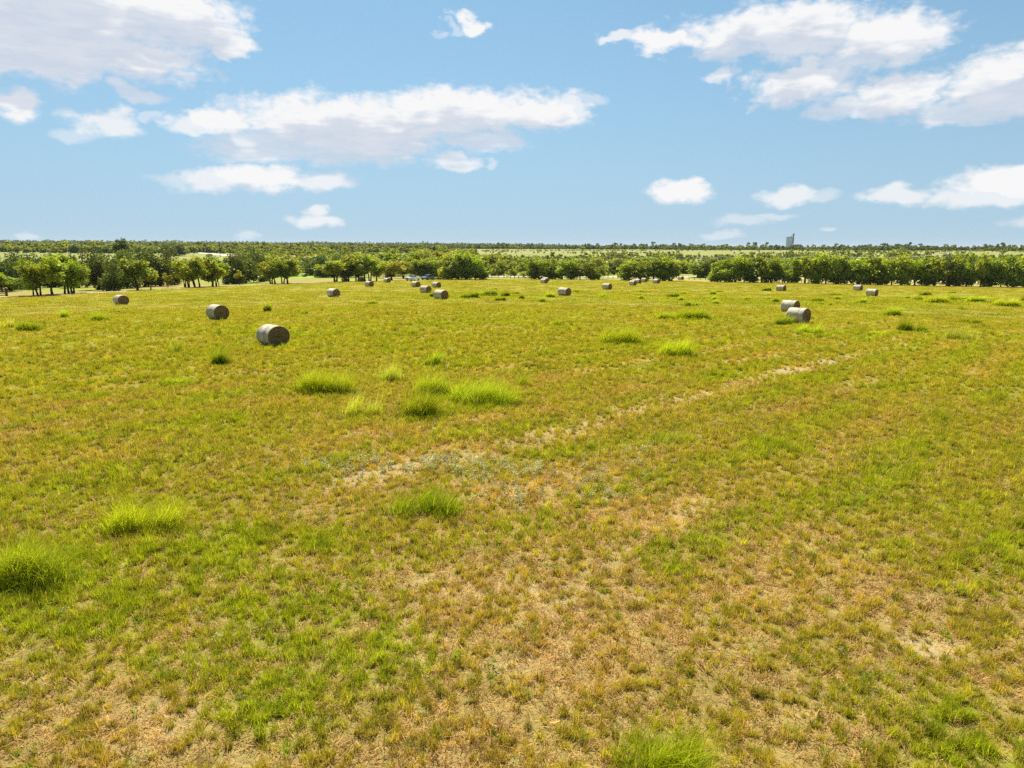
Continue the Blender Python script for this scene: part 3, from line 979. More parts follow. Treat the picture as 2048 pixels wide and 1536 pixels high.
def crown_mesh(name, seed, n_leaf, rx, z0, z1, lobes, leaf, mat, flat=1.0, ground_skirt=0.0, ragged=.35):
    """crown filled with leaf sprays gathered on many lobes of different size"""
    rg = np.random.default_rng(seed)
    zc, hz = (z0 + z1) / 2, (z1 - z0) / 2
    L = []
    for k in range(lobes):
        d = rand_dirs(rg, 1)[0]
        rr = rg.uniform(.35, .86) if k else 0
        c = np.array([d[0] * rx * rr, d[1] * rx * rr, zc + d[2] * hz * rr * flat])
        if ground_skirt:
            zz = rg.uniform(.02, .86) if k % 3 else rg.uniform(.0, .3)
            pr = math.sqrt(max(.05, 1 - ((zz - .38) / .66) ** 2))
            aa = rg.uniform(0, 6.28); q_ = math.sqrt(rg.uniform(.02, 1)) * .72 * pr
            c = np.array([math.cos(aa) * rx * q_, math.sin(aa) * rx * q_, z0 + (z1 - z0) * zz])
        # lower lobes are pulled in unless the crown reaches the ground
        if ground_skirt == 0 and c[2] < zc: c[:2] *= .85
        L.append((c, rg.uniform(.24, .46) * (1 + ragged * rg.normal() * .4)))
    w = np.array([l[1] ** 2 for l in L]); w /= w.sum()
    idx = rg.choice(lobes, n_leaf, p=w)
    d = rand_dirs(rg, n_leaf)
    d[:, 2] = d[:, 2] * .9 + .1
    rr = rg.uniform(0, 1, n_leaf) ** .42
    cen = np.array([L[i][0] for i in idx]) + d * (np.array([L[i][1] for i in idx]) * rr)[:, None] * np.array([rx, rx, hz])
    # stray sprigs that break the outline
    m_ = int(n_leaf * .05)
    cen[:m_] += d[:m_] * rx * .12
    cen = cen[cen[:, 2] > max(.15, z0 * .8 if ground_skirt == 0 else .1)]
    v, f = leaf_quads(rg, cen, leaf)
    lob_t = rg.uniform(-.16, .16, lobes)
    tint = np.clip(rg.normal(.5, .2, len(cen)) + rg.choice(lob_t, len(cen)) * .6, 0, 1)
    return np_mesh(name, v, f, mat, False, {'tint': ('FACE', 'FLOAT', tint.astype(np.float32))})


def trunk_mesh(seed, h, r, stems=1, limbs=5, spread=.8):
    rg = random.Random(seed)
    bm = bmesh.new()
    for s_ in range(stems):
        a = rg.uniform(0, 6.28); off = 0 if stems == 1 else r * 1.3
        lean = rg.uniform(.0, .10) if stems == 1 else rg.uniform(.10, .22)
        p0 = Vector((math.cos(a) * off, math.sin(a) * off, -.15))
        pts = [p0]
        for k in range(1, 6):
            f = k / 5
            pts.append(Vector((p0.x + math.cos(a) * lean * h * f + rg.uniform(-.06, .06), p0.y + math.sin(a) * lean * h * f + rg.uniform(-.06, .06), h * f)))
        rad_ = [r * (1.25 if k == 0 else 1 - .65 * k / 5) for k in range(6)]
        add_tube(bm, pts, rad_, 7)
        for b in range(limbs):
            k = rg.choice((2, 3, 3, 4))
            q = pts[k]; aa = rg.uniform(0, 6.28)
            e1 = q + Vector((math.cos(aa) * spread * .55, math.sin(aa) * spread * .55, h * .16))
            e2 = q + Vector((math.cos(aa) * spread * 1.15, math.sin(aa) * spread * 1.15, h * .42))
            add_tube(bm, [q, e1, e2], [rad_[k] * .6, rad_[k] * .4, rad_[k] * .15], 5)
    return bm_mesh('trunk', bm, MAT['bark'], True)


# prototypes: (trunk, crown, base width, base height)
TP = {k: [] for k in ('orchard', 'yellow', 'hedge', 'oak', 'scrub', 'sapling', 'airy')}
for s_ in range(4):
    TP['orchard'].append((trunk_mesh(s_, 4.2, .15, 1 + s_ % 2, 5, 1.3), crown_mesh('crown', 100 + s_, 2500, 2.6, 1.25, 6.2, 20, .36, MAT['orchard']), 5.4, 6.2))
    TP['yellow'].append((trunk_mesh(20 + s_, 4.2, .13, 2, 4, 1.2), crown_mesh('crown', 120 + s_, 1900, 2.5, 1.2, 6.0, 18, .33, MAT['yellow']), 5.2, 6.0))
    TP['hedge'].append((trunk_mesh(40 + s_, 5.2, .17, 1 + s_ % 3, 5, 1.4), crown_mesh('crown', 140 + s_, 2300, 3.2, (.8, 2.0)[s_ % 2], 7.6, 24, .50, MAT['hedge'], ground_skirt=1, ragged=.9), 6.6, 8.0))
    TP['oak'].append((trunk_mesh(60 + s_, 5.0, .28, 1 + s_ % 2, 6, 2.2), crown_mesh('crown', 160 + s_, 3300, 4.4, .3, 8.2, 28, .46, MAT['oak'], ground_skirt=1, ragged=.7), 9.2, 8.6))
    TP['scrub'].append((trunk_mesh(80 + s_, 3.5, .12, 2, 4, 1.3), crown_mesh('crown', 180 + s_, 1700, 3.2, .3, 6.4, 18, .46, MAT['scrub'], ground_skirt=1), 6.6, 6.4))
for s_ in range(2):
    TP['sapling'].append((trunk_mesh(90 + s_, 2.6, .05, 1, 4, .5), crown_mesh('crown', 190 + s_, 420, 1.0, 1.3, 3.4, 8, .24, MAT['yellow']), 2.1, 3.4))
TP['airy'].append((trunk_mesh(95, 8.0, .2, 1, 8, 1.5), crown_mesh('crown', 195, 1900, 2.2, 3.0, 10.4, 16, .42, MAT['oak'], ragged=.9), 4.6, 10.2))
PNAME = {'orchard': 'shade_tree', 'yellow': 'shade_tree', 'hedge': 'hedgerow_tree', 'oak': 'oak_tree', 'scrub': 'scrub_tree', 'sapling': 'sapling', 'airy': 'tall_tree'}
_tc = {}


def tree(kind, px, base, ytop, wpx, label, group):
    """base: photo y of the trunk foot, or ('r', range) where the foot is hidden"""
    p = at_range(px, base[1]) if isinstance(base, tuple) else ground_at(px, base)
    d = ray(px, ytop); s = math.hypot(p[0], p[1]) / math.hypot(d[0], d[1])
    h = max(1.2, CAM_H + d[2] * s - p[2])
    w = px_to_m(wpx, p)
    k = _tc.get(kind, random.randrange(8)); _tc[kind] = k + 1
    tr, cr, w0, h0 = TP[kind][k % len(TP[kind])]
    e = empty(PNAME[kind], p, random.uniform(0, 6.28), label, 'tree', group)
    wf = 1.2
    e.scale = (w / w0 * wf * random.uniform(.9, 1.12), w / w0 * wf * random.uniform(.9, 1.12), h / h0)
    link('trunk', tr, e); link('crown', cr, e)
    return p, w, h


ORD = ['first', 'second', 'third', 'fourth', 'fifth', 'sixth', 'seventh', 'eighth', 'ninth', 'tenth', 'eleventh', 'twelfth', 'thirteenth', 'fourteenth', 'fifteenth',
       'sixteenth', 'seventeenth', 'eighteenth', 'nineteenth', 'twentieth', 'twenty-first', 'twenty-second', 'twenty-third', 'twenty-fourth', 'twenty-fifth',
       'twenty-sixth', 'twenty-seventh', 'twenty-eighth', 'twenty-ninth', 'thirtieth', 'thirty-first', 'thirty-second', 'thirty-third', 'thirty-fourth', 'thirty-fifth', 'thirty-sixth', 'thirty-seventh', 'thirty-eighth', 'thirty-ninth', 'fortieth']
G1 = "shade trees along the dirt track"
for a in [
    ('orchard', 4, 584, 545, 56, "small leafy tree cut by the left frame edge behind the rail fence"),
    ('orchard', 45, 577, 540, 44, "little tree standing over the pale shaded bale"),
    ('orchard', 67, 591.5, 523, 44, "first trunk of the dense tree row left of the lone dark bale"),
    ('orchard', 79, 591.5, 518, 52, "second trunk of the dense row, close to the first"),
    ('orchard', 105, 590, 511, 76, "thick-trunked tall tree in the middle of the dense row"),
    ('orchard', 128, 587, 514, 46, "thin tree right of the thick-trunked one in the dense row"),
    ('orchard', 138, 587.2, 512, 62, "tree with paired trunk, wide crown, near the dense row's right end"),
    ('orchard', 146, 587, 520, 54, "last tree closing the dense row on the right"),
    ('orchard', 275, 580, 517, 62, "yellow-green tree standing alone with full round crown by the track"),
    ('orchard', 300.6, 579, 534, 32, "small dark-footed tree beside the lone round-crowned one"),
    ('sapling', 336, 577, 546, 20, "slim leaning young tree with a thin bare stem"),
    ('yellow', 371, 575.7, 518, 44, "leftmost leaning stem of the feathery yellow grove"),
    ('yellow', 379, 575.5, 515, 46, "forked tree next to the leaning stem in the feathery grove"),
    ('yellow', 392, 575, 514, 44, "narrow tree at the centre of the feathery grove"),
    ('yellow', 401, 574.3, 513, 52, "V-stemmed tree in the feathery grove, right of the narrow one"),
    ('orchard', 425, 573, 514, 60, "broad tree with open crown at the right of the feathery grove"),
    ('yellow', 432, 573, 519, 36, "thin stem just beside the broad open-crowned tree"),
    ('sapling', 438, 573, 534, 26, "bare thin stem at the right edge of the feathery grove"),
    ('sapling', 479, 570.4, 541, 23, "bright yellow sapling standing alone by the track"),
    ('yellow', 543, 567.5, 520, 46, "left tree of the loose group right of the yellow sapling"),
    ('yellow', 552, 567.5, 517, 46, "second tree of the loose group right of the yellow sapling"),
    ('orchard', 566, 567.8, 517, 42, "rear trunk in the loose group right of the yellow sapling"),
    ('orchard', 575, 567.3, 515, 58, "full dark-green tree ending the loose group before the bright clearing"),
    ('orchard', 670, 563.8, 520, 54, "tree at the right side of the bright clearing"),
    ('orchard', 697, 563, 514, 54, "tree behind the half-hidden bale, left in the wide grove"),
    ('orchard', 714, 563, 510, 50, "tallest tree of the wide grove, left of the shaded bale"),
    ('orchard', 730, 562.5, 509, 54, "tree right of the shaded bale in the wide grove"),
    ('orchard', 740, 562, 511, 40, "slim tree behind others near the wide grove's right end"),
    ('orchard', 753, 561.7, 516, 38, "last tree of the wide grove on the right"),
    ('yellow', 786, 560.7, 521, 50, "low brownish-yellow tree between the wide grove and the pickup"),
]: tree(*a, G1)
G2 = "dark oaks behind the shade trees"
for a in [
    ('oak', 8, ('r', 190), 505, 62, "dark oak at the left frame edge behind the small leafy tree"),
    ('oak', 48, ('r', 200), 503, 60, "dark oak behind the first trunks of the dense row"),
    ('oak', 97, ('r', 215), 505, 60, "dark oak showing above the dense row's crowns"),
    ('oak', 150, ('r', 205), 503, 52, "dark oak above the right end of the dense row"),
    ('oak', 187, ('r', 180), 499, 56, "dark oak right of the dense row, branches down to the ground"),
    ('oak', 221, ('r', 172), 503, 50, "dark oak between the dense row and the lone round-crowned tree"),
    ('oak', 250, ('r', 190), 496, 54, "tall dark oak directly behind the lone round-crowned tree"),
    ('oak', 282, ('r', 200), 495, 58, "dark oak with high crown behind the small dark-footed tree"),
    ('oak', 314, ('r', 205), 494, 66, "widest dark oak, its crown reaching the pale meadow above"),
    ('oak', 344, ('r', 215), 514, 36, "low dark oak below the pale meadow, behind the slim leaning tree"),
    ('oak', 463, ('r', 215), 505, 46, "dark oak behind the yellow sapling on its left"),
    ('oak', 488, ('r', 225), 498, 60, "tall dark oak behind the yellow sapling"),
    ('oak', 516, ('r', 240), 501, 46, "dark oak right of the tall one behind the sapling"),
    ('oak', 617, ('r', 330), 514, 42, "dark oak at the back of the bright clearing"),
    ('oak', 646, ('r', 300), 508, 46, "dark oak right of the bright clearing's back edge"),
    ('oak', 682, ('r', 320), 500, 50, "dark oak rising behind the wide grove's left end"),
]: tree(*a, G2)
tree('airy', 243, ('r', 420), 470.5, 32, "tall airy tree with a bare top branch standing above the skyline", None)
tree('oak', 353, ('r', 760), 481.5, 46, "big domed oak on the far hill beside the white gravel road", None)
tree('oak', 340, ('r', 775), 487, 24, "smaller dark oak touching the domed one on the far hill", None)
# mixed wood right of the clearing
G3 = "yellow-green wood behind the left field edge"
k = 0
rg3 = random.Random(5)
for px in np.linspace(525, 985, 34):
    px += rg3.uniform(-6, 6)
    if 590 < px < 636: continue
    tp = np.interp(px, [520, 600, 700, 780, 850, 985], [506, 512, 505, 502, 501, 505]) + rg3.uniform(-3, 6)
    tree(rg3.choice(['scrub', 'scrub', 'orchard', 'yellow', 'hedge']), px, ('r', rg3.uniform(300, 470)), tp, rg3.uniform(34, 56),
         f"{ORD[k]} tree from the left in the yellow-green wood behind the shade trees", G3)
    k += 1
# trees around the vehicles
G4 = "trees behind the parked vehicles and brown fence"
for a in [
    ('yellow', 772, ('r', 282), 524, 40, "yellowish tree left of the pickup, behind the low brownish one"),
    ('yellow', 806, ('r', 278), 523, 40, "yellow-leaved tree directly behind the white pickup"),
    ('orchard', 822, ('r', 288), 517, 42, "green tree behind the white pickup's cab"),
    ('orchard', 840, ('r', 282), 514, 42, "tree behind the gap between pickup and slate blue car"),
    ('hedge', 858, ('r', 280), 513, 40, "tree with dark foot behind the slate blue car"),
    ('hedge', 876, ('r', 276), 512, 42, "bushy tree right of the slate blue car"),
    ('hedge', 896, ('r', 262), 506, 48, "tall tree behind the white gate posts"),
    ('hedge', 914, ('r', 258), 505, 44, "leafy bright-topped tree right of the white gate posts"),
    ('hedge', 932, ('r', 260), 503, 46, "tall tree in the middle above the brown fence"),
    ('hedge', 950, ('r', 258), 502, 44, "tall dark tree above the right part of the brown fence"),
    ('hedge', 965, ('r', 262), 507, 38, "dark tree at the end of the brown fence beside the gap"),
]: tree(*a, G4)
G5 = "bushes in the gap beside the road"
for a in [
    ('scrub', 984, ('r', 318), 528, 22, "light green bush at the left side of the road gap"),
    ('scrub', 995, ('r', 370), 503, 44, "rounded tree high behind the road gap, left"),
    ('scrub', 1002, ('r', 322), 523, 30, "grey-green bush over the pale road, left of the tall gate post"),
    ('scrub', 1015, ('r', 355), 517, 34, "bush behind the tall gate post"),
    ('yellow', 1016, ('r', 305), 543, 16, "tiny bright yellow bush beside the tall gate post"),
    ('scrub', 1030, ('r', 318), 524, 30, "bush right of the tall gate post over the pale road"),
    ('scrub', 1040, ('r', 385), 509, 40, "dark rounded tree high behind the road gap, right"),
    ('hedge', 1048, ('r', 300), 521, 32, "dark-footed bush at the right side of the road gap"),
    ('yellow', 1052, ('r', 282), 541, 24, "low bright bush leaning onto the first hedge clump"),
]: tree(*a, G5)
G6 = "hedgerow trees along the far field edge"


def hedge(lst, anchor):
    for n_, (px, by, tp, w) in enumerate(lst):
        tree('hedge', px, by, tp, w, f"{ORD[n_]} hedge tree from the left in {anchor}", G6)


hedge([(1068, 558.3, 514, 36), (1084, 558.6, 512, 38), (1104, 558.6, 513, 38), (1124, 558.8, 517, 38), (1142, 558.9, 519, 36), (1160, 559, 520, 36), (1184, 559.2, 521, 38), (1198, 559, 530, 22)],
      "the hedge clump next to the tall gate post")
hedge([(1252, 561, 521, 36), (1272, 561.4, 519, 36), (1290, 561.5, 516, 36), (1306, 561.6, 513, 40), (1326, 561.7, 513, 42), (1344, 561.8, 517, 34)],
      "the clump behind the row of four bales")
hedge([(1434, 564, 520, 34), (1452, 564.4, 513, 40), (1470, 564.6, 510, 40), (1488, 564.8, 509, 40), (1506, 565, 508, 42), (1524, 565.2, 509, 40), (1542, 565.3, 514, 38), (1558, 565.4, 520, 30)],
      "the big clump right of the second gap")
hl = []
rg4 = random.Random(9)
for n_, px in enumerate(np.linspace(1584, 2090, 24)):
    px += rg4.uniform(-5, 5)
    hl.append((px, np.interp(px, [1580, 1800, 2050], [566.3, 570.5, 574.5]), np.interp(px, [1580, 1700, 1760, 1880, 1950, 2050], [513, 506, 510, 514, 506, 507]) + rg4.uniform(-6, 10), rg4.uniform(30, 58)))
hedge(hl, "the long right-hand hedge")
G7 = "scrub trees beyond the road"
rg5 = random.Random(15)
k = 0
for px in np.linspace(1058, 2080, 64):
    px += rg5.uniform(-9, 9)
    tp = np.interp(px, [1050, 1200, 1300, 1420, 1560, 1700, 1790, 1900, 2060], [512, 511, 510, 509, 507, 506, 500, 508, 508]) + rg5.uniform(-2, 9)
    lab = f"{ORD[k % 32]} scrub tree from the left {'farther up the slope' if k >= 32 else 'close'} behind the road and hedges"
    k += 1
    tree(rg5.choice(['scrub', 'scrub', 'scrub', 'hedge', 'oak']), px, ('r', rg5.uniform(310, 470)), tp + 4, rg5.uniform(28, 50), "", G7)
_scr = sorted([o for o in COL.objects if o.get('group') == G7], key=lambda o: math.atan2(o.location.x, o.location.y))
_nr = [o for o in _scr if o.location.xy.length < 390]; _fr = [o for o in _scr if o.location.xy.length >= 390]
for lst, w_ in ((_nr, "among those right behind the road"), (_fr, "among those farther up the slope")):
    for n_, o in enumerate(lst): o['label'] = f"{ORD[n_ % 40]} scrub tree from the left {w_}"
for px, r_, tp, w, lab in [(1790, 620, 497, 34, "dark rounded tree standing high on the pale slope at right"), (1812, 640, 500, 30, "second rounded tree right of the highest one on the pale slope"),
                           (1722, 600, 503, 24, "dark tree left of the highest one on the pale slope"), (1364, 560, 504, 12, "small dark round tree alone on the pale slope"),
                           (1237, 560, 506, 18, "dark pair-like bush on the pale slope above the second hedge clump"), (1320, 640, 503, 34, "grey-green tree low on the pale slope, centre")]:
    tree('oak' if w < 26 else 'scrub', px, ('r', r_), tp, w, lab, "lone trees on the pale slope")

# ------------------------------------------------------------------ vehicles


def profile_body(bm, prof, width, tuck=.0, bevel=.05):
    """side profile (x, z) extruded across y, upper points tucked in"""
    zs = [z for _, z in prof]; zmid = 1.0
    L, Rr = [], []
    for x, z in prof:
        w = width / 2 - max(0, z - zmid) * tuck
        L.append(bm.verts.new((x, w, z))); Rr.append(bm.verts.new((x, -w, z)))
    n = len(prof)
    bm.faces.new(L); bm.faces.new(Rr[::-1])
    for i in range(n):
        bm.faces.new((L[i], Rr[i], Rr[(i + 1) % n], L[(i + 1) % n]))
    bmesh.ops.recalc_face_normals(bm, faces=bm.faces)
    es = [e for e in bm.edges if abs(e.verts[0].co.y - e.verts[1].co.y) < .3]
    bmesh.ops.bevel(bm, geom=es, offset=bevel, segments=2, affect='EDGES')


def wheel(parent, x, y, r):
    bm = bmesh.new()
    pr = [(r * .62, -.10), (r * .9, -.11), (r, -.07), (r, .07), (r * .9, .11), (r * .62, .10)]
    rings = []
    for k in range(20):
        a = k * math.pi / 10
        rings.append([bm.verts.new((math.cos(a) * q, w, math.sin(a) * q)) for q, w in pr])
    for k in range(20):
        for i in range(6):
            bm.faces.new((rings[k][i], rings[k][(i + 1) % 6], rings[(k + 1) % 20][(i + 1) % 6], rings[(k + 1) % 20][i]))
    o = link('wheel', bm_mesh('wheel', bm, MAT['rubber'], True), parent, (x, y, r))
    bm = bmesh.new()
    bmesh.ops.create_cone(bm, cap_ends=True, segments=16, radius1=r * .62, radius2=r * .62, depth=.16, matrix=Matrix.Rotation(math.pi / 2, 4, 'X'))
    link('rim', bm_mesh('rim', bm, MAT['rim']), o)


def quad_panel(name, parent, pts, mat, thick=.02):
    bm = bmesh.new()
    vs = [bm.verts.new(p) for p in pts]
    f = bm.faces.new(vs)
    r = bmesh.ops.extrude_face_region(bm, geom=[f])
    nrm = (Vector(pts[1]) - Vector(pts[0])).cross(Vector(pts[2]) - Vector(pts[0])).normalized()
    bmesh.ops.translate(bm, vec=nrm * thick, verts=[g for g in r['geom'] if isinstance(g, bmesh.types.BMVert)])
    return link(name, bm_mesh(name, bm, mat), parent)


def car_windows(e, side, front, rear, width, tuck):
    def w(z): return width / 2 - max(0, z - 1.0) * tuck
    for poly in side:
        for s in (1, -1):
            pts = [(x, s * (w(z) + .004), z) for x, z in poly]
            if s < 0: pts = pts[::-1]
            quad_panel('window', e, pts, MAT['glass'], .012)
    for nm, seg in (('windscreen', front), ('rear_window', rear)):
        if seg:
            (x0, z0), (x1, z1) = seg
            a, b = w(z0) - .1, w(z1) - .1
            sgn = 1 if nm == 'windscreen' else -1
            pts = [(x0, -a * sgn, z0), (x0, a * sgn, z0), (x1, b * sgn, z1), (x1, -b * sgn, z1)]
            quad_panel(nm, e, pts, MAT['glass'], .03)


def pickup(loc, rz, label, mat):
    e = empty('pickup_truck', loc, rz, label, 'pickup truck')
    bm = bmesh.new()
    profile_body(bm, [(-2.9, .55), (-2.85, 1.28), (-.75, 1.30), (-.55, 1.88), (.55, 1.90), (1.25, 1.30), (2.65, 1.18), (2.85, .95), (2.85, .5), (2.3, .42), (-2.4, .42)], 1.98, .22)
    link('body', bm_mesh('body', bm, mat), e)
    bm = bmesh.new(); add_box(bm, (-1.85, 0, 1.30), (1.95, 1.62, .03)); link('cargo_bed', bm_mesh('cargo_bed', bm, MAT['black_trim']), e)
    car_windows(e, [[(.15, 1.34), (1.02, 1.34), (.52, 1.78), (.15, 1.80)], [(-.62, 1.34), (.05, 1.34), (.05, 1.80), (-.48, 1.79)]], ((1.24, 1.34), (.62, 1.86)), ((-.74, 1.34), (-.58, 1.82)), 1.98, .22)
    for x in (1.75, -1.75):
        for y in (.90, -.90): wheel(e, x, y, .40)
    for y in (.72, -.72):
        bm = bmesh.new(); add_box(bm, (2.86, y, .98), (.06, .42, .2), 0, .02); link('headlight', bm_mesh('headlight', bm, MAT['lamp']), e)
    bm = bmesh.new(); add_box(bm, (2.87, 0, .93), (.06, .95, .34), 0, .02); link('grille', bm_mesh('grille', bm, MAT['black_trim']), e)
    bm = bmesh.new(); add_box(bm, (2.92, 0, .60), (.14, 1.9, .2), 0, .04); link('bumper', bm_mesh('bumper', bm, MAT['rim']), e)
    return e


def suv(loc, rz, label, mat, name='parked_car', cat='car', scale=1.0, simple=False):
    e = empty(name, loc, rz, label, cat)
    e.scale = (scale,) * 3
    bm = bmesh.new()
    profile_body(bm, [(-2.35, .5), (-2.38, 1.0), (-2.2, 1.25), (-1.9, 1.70), (-1.5, 1.78), (.3, 1.76), (1.15, 1.18), (2.1, 1.02), (2.35, .85), (2.38, .45), (1.9, .33), (-2.0, .33)], 1.86, .24)
    link('body', bm_mesh('body', bm, mat), e)
    if simple:
        car_windows(e, [[(-1.8, 1.26), (.82, 1.26), (.28, 1.62), (-1.6, 1.62)]], ((1.12, 1.24), (.38, 1.70)), None, 1.86, .24)
        for x in (1.45, -1.45):
            for y in (.85, -.85): wheel(e, x, y, .36)
        return e
    car_windows(e, [[(-.05, 1.26), (.86, 1.26), (.30, 1.64), (-.05, 1.66)], [(-1.0, 1.26), (-.15, 1.26), (-.15, 1.66), (-1.0, 1.67)], [(-1.85, 1.28), (-1.1, 1.26), (-1.1, 1.67), (-1.65, 1.64)]],
                ((1.12, 1.24), (.38, 1.70)), ((-2.22, 1.28), (-1.94, 1.66)), 1.86, .24)
    for x in (1.45, -1.45):
        for y in (.85, -.85): wheel(e, x, y, .36)
    for y in (.68, -.68):
        bm = bmesh.new(); add_box(bm, (2.30, y, .90), (.12, .38, .16), 0, .02); link('headlight', bm_mesh('headlight', bm, MAT['lamp']), e)
    bm = bmesh.new(); add_box(bm, (2.38, 0, .78), (.05, .85, .24), 0, .02); link('grille', bm_mesh('grille', bm, MAT['black_trim']), e)
    return e


pickup(ground_at(826, 561.6), R(236), "white crew cab pickup parked facing the camera beside the slate car", MAT['white_paint'])
suv(ground_at(855, 560.2), R(240), "slate blue family car parked right of the white pickup", MAT['slate_paint'], scale=1.08)
for px, py, rz, mt, lab in [(345, 506.3, 20, 'white_paint', "tiny white-roofed car on the far meadow below the domed oak"),
                            (391, 506.2, 170, 'dark_paint', "dark car at the top of the white gravel road"),
                            (418, 512.3, 160, 'dark_paint', "dark vehicle beside the lower white gravel road")]:
    suv(ground_at(px, py), R(rz), lab, MAT[mt], simple=True, scale=1.25)

# ------------------------------------------------------------------ fences, posts, gate


def post_obj(name, p, h, w, mat, label, cat, group=None, rz=0):
    bm = bmesh.new()
    add_box(bm, (0, 0, h / 2 - .1), (w, w, h + .2), 0, w * .12)
    o = link(name, bm_mesh(name, bm, mat), None, p)
    o.rotation_euler = (random.uniform(-.03, .03), random.uniform(-.03, .03), rz)
    return tag(o, label, cat, group)


def rail_fence(name, A, B, h, rails, npost, mat, pmat, label, rail_h=.12, double=False):
    """posts are children, rails one panel per bay"""
    e = empty(name, A, math.atan2(B[1] - A[1], B[0] - A[0]), label, 'fence')
    L = math.hypot(B[0] - A[0], B[1] - A[1]); dz = B[2] - A[2]
    for k in range(npost):
        f = k / (npost - 1)
        bm = bmesh.new(); add_box(bm, (L * f, 0, h / 2 + dz * f), (.16, .16, h + .3), 0, .02)
        link('post', bm_mesh('post', bm, pmat), e)
    for r_ in range(rails):
        z = h * (.18 + .76 * r_ / max(1, rails - 1))
        bm = bmesh.new(); add_box(bm, (0, 0, 0), (L, .05, rail_h), 0, .01)
        o = link('rail', bm_mesh('rail', bm, mat), e, (L / 2, -.11, z + dz / 2))
        o.rotation_euler = (0, -math.atan2(dz, L), 0)
    return e


A = ground_at(-60, 596); B = ground_at(13.2, 592.6)
rail_fence('rail_fence', A, B, 1.15, 4, 5, MAT['wood'], MAT['brown_wood'], "weathered plank rail fence at the left frame edge by the track")
bm = bmesh.new(); add_box(bm, (0, 0, .62), (.3, .3, 1.55), 0, .03)
tag(link('corner_post', bm_mesh('corner_post', bm, MAT['brown_wood']), None, ground_at(13.6, 592.7)), "stout brown corner post where the plank rail fence ends", 'post')
A = ground_at(905, 557.0); B = ground_at(948, 556.2)
rail_fence('plank_fence', A, B, 1.35, 6, 6, MAT['brown_wood'], MAT['brown_wood'], "dark brown plank fence in tree shade right of the white gate posts", .17)
A = ground_at(948.6, 556.2); B = ground_at(977, 555.6)
rail_fence('panel_fence', A, B, 1.55, 8, 5, MAT['brown_wood'], MAT['wood'], "purplish brown solid board fence ending at the road gap", .19)
A = ground_at(982.5, 556.4); B = ground_at(998, 556.4)
rail_fence('cattle_gate', A, B, 1.15, 4, 2, MAT['wood'], MAT['brown_wood'], "low open rail gate between board fence and tall post", .08)
A = ground_at(869, 559.6); B = ground_at(901, 557.6)
rail_fence('dark_fence', A, B, 1.2, 4, 6, MAT['brown_wood'], MAT['brown_wood'], "dark fence running from the slate car to the white gate posts", .14)
post_obj('gate_post', ground_at(903.5, 556.6), 1.75, .28, MAT['post_white'], "left white gate post beside the dark plank fence", 'post', "white gate posts")
post_obj('gate_post', ground_at(909, 556.2), 1.5, .26, MAT['post_white'], "right white gate post beside the dark plank fence", 'post', "white gate posts")
post_obj('wooden_post', ground_at(867, 559.8), 1.6, .34, MAT['brown_wood'], "thick brown post standing right behind the slate blue car", 'post')
post_obj('tall_post', ground_at(1008, 556.0), 2.1, .3, MAT['wood'], "tall weathered gate post in the road gap", 'post')
for k, px in enumerate([1014, 1021, 1029, 1037]):
    post_obj('fence_post', ground_at(px, 556.2 + k * .3), 1.0, .26, MAT['brown_wood'], f"{ORD[k]} stumpy post right of the tall gate post", 'post', "field fence posts")
for k, px in enumerate([1206, 1216, 1226, 1236]):
    post_obj('fence_post', ground_at(px, 557.6), 1.1, .18, MAT['brown_wood'], f"{ORD[k]} fence post from the left in the first hedge gap", 'post', "field fence posts")
for k, px in enumerate([1345, 1356, 1367, 1378, 1389, 1400, 1411, 1421]):
    post_obj('fence_post', ground_at(px, 559.2 + k * .2), 1.15, .18, MAT['brown_wood'], f"{ORD[k]} fence post from the left in the second hedge gap", 'post', "field fence posts")
for k, px in enumerate(np.linspace(1575, 2040, 34)):
    p = ground_at(px, np.interp(px, [1570, 2050], [564.5, 572.0]))
    post_obj('fence_post', p, 1.15, .16, MAT['brown_wood'], f"{ORD[k]} fence post from the left under the long right-hand hedge", 'post', "field fence posts")

# ------------------------------------------------------------------ utility poles and wires


def pole(px, r_, ytop, label, arm=True):
    p = at_range(px, r_)
    d = ray(px, ytop); s = r_ / math.hypot(d[0], d[1])
    h = CAM_H + d[2] * s - p[2]
    e = empty('utility_pole', p, random.uniform(-.3, .3), label, 'utility pole', "utility poles beyond the field")
    bm = bmesh.new(); w = max(.16, r_ * .0004)
    add_tube(bm, [(0, 0, -.5), (0, 0, h * .5), (0, 0, h)], [w, w * .9, w * .75], 8); link('shaft', bm_mesh('shaft', bm, MAT['pole'], True), e)
    if arm:
        bm = bmesh.new(); add_box(bm, (0, w, h - .7), (2.6, .2, .28), 0, .02); link('crossarm', bm_mesh('crossarm', bm, MAT['pole']), e)
        bm = bmesh.new(); add_tube(bm, [(.5, -.3, h - 2.3), (.5, -.3, h - 1.3)], [.28, .28], 10); link('transformer', bm_mesh('transformer', bm, MAT['steel'], True), e)
    return Vector((p[0], p[1], p[2] + h - .6))


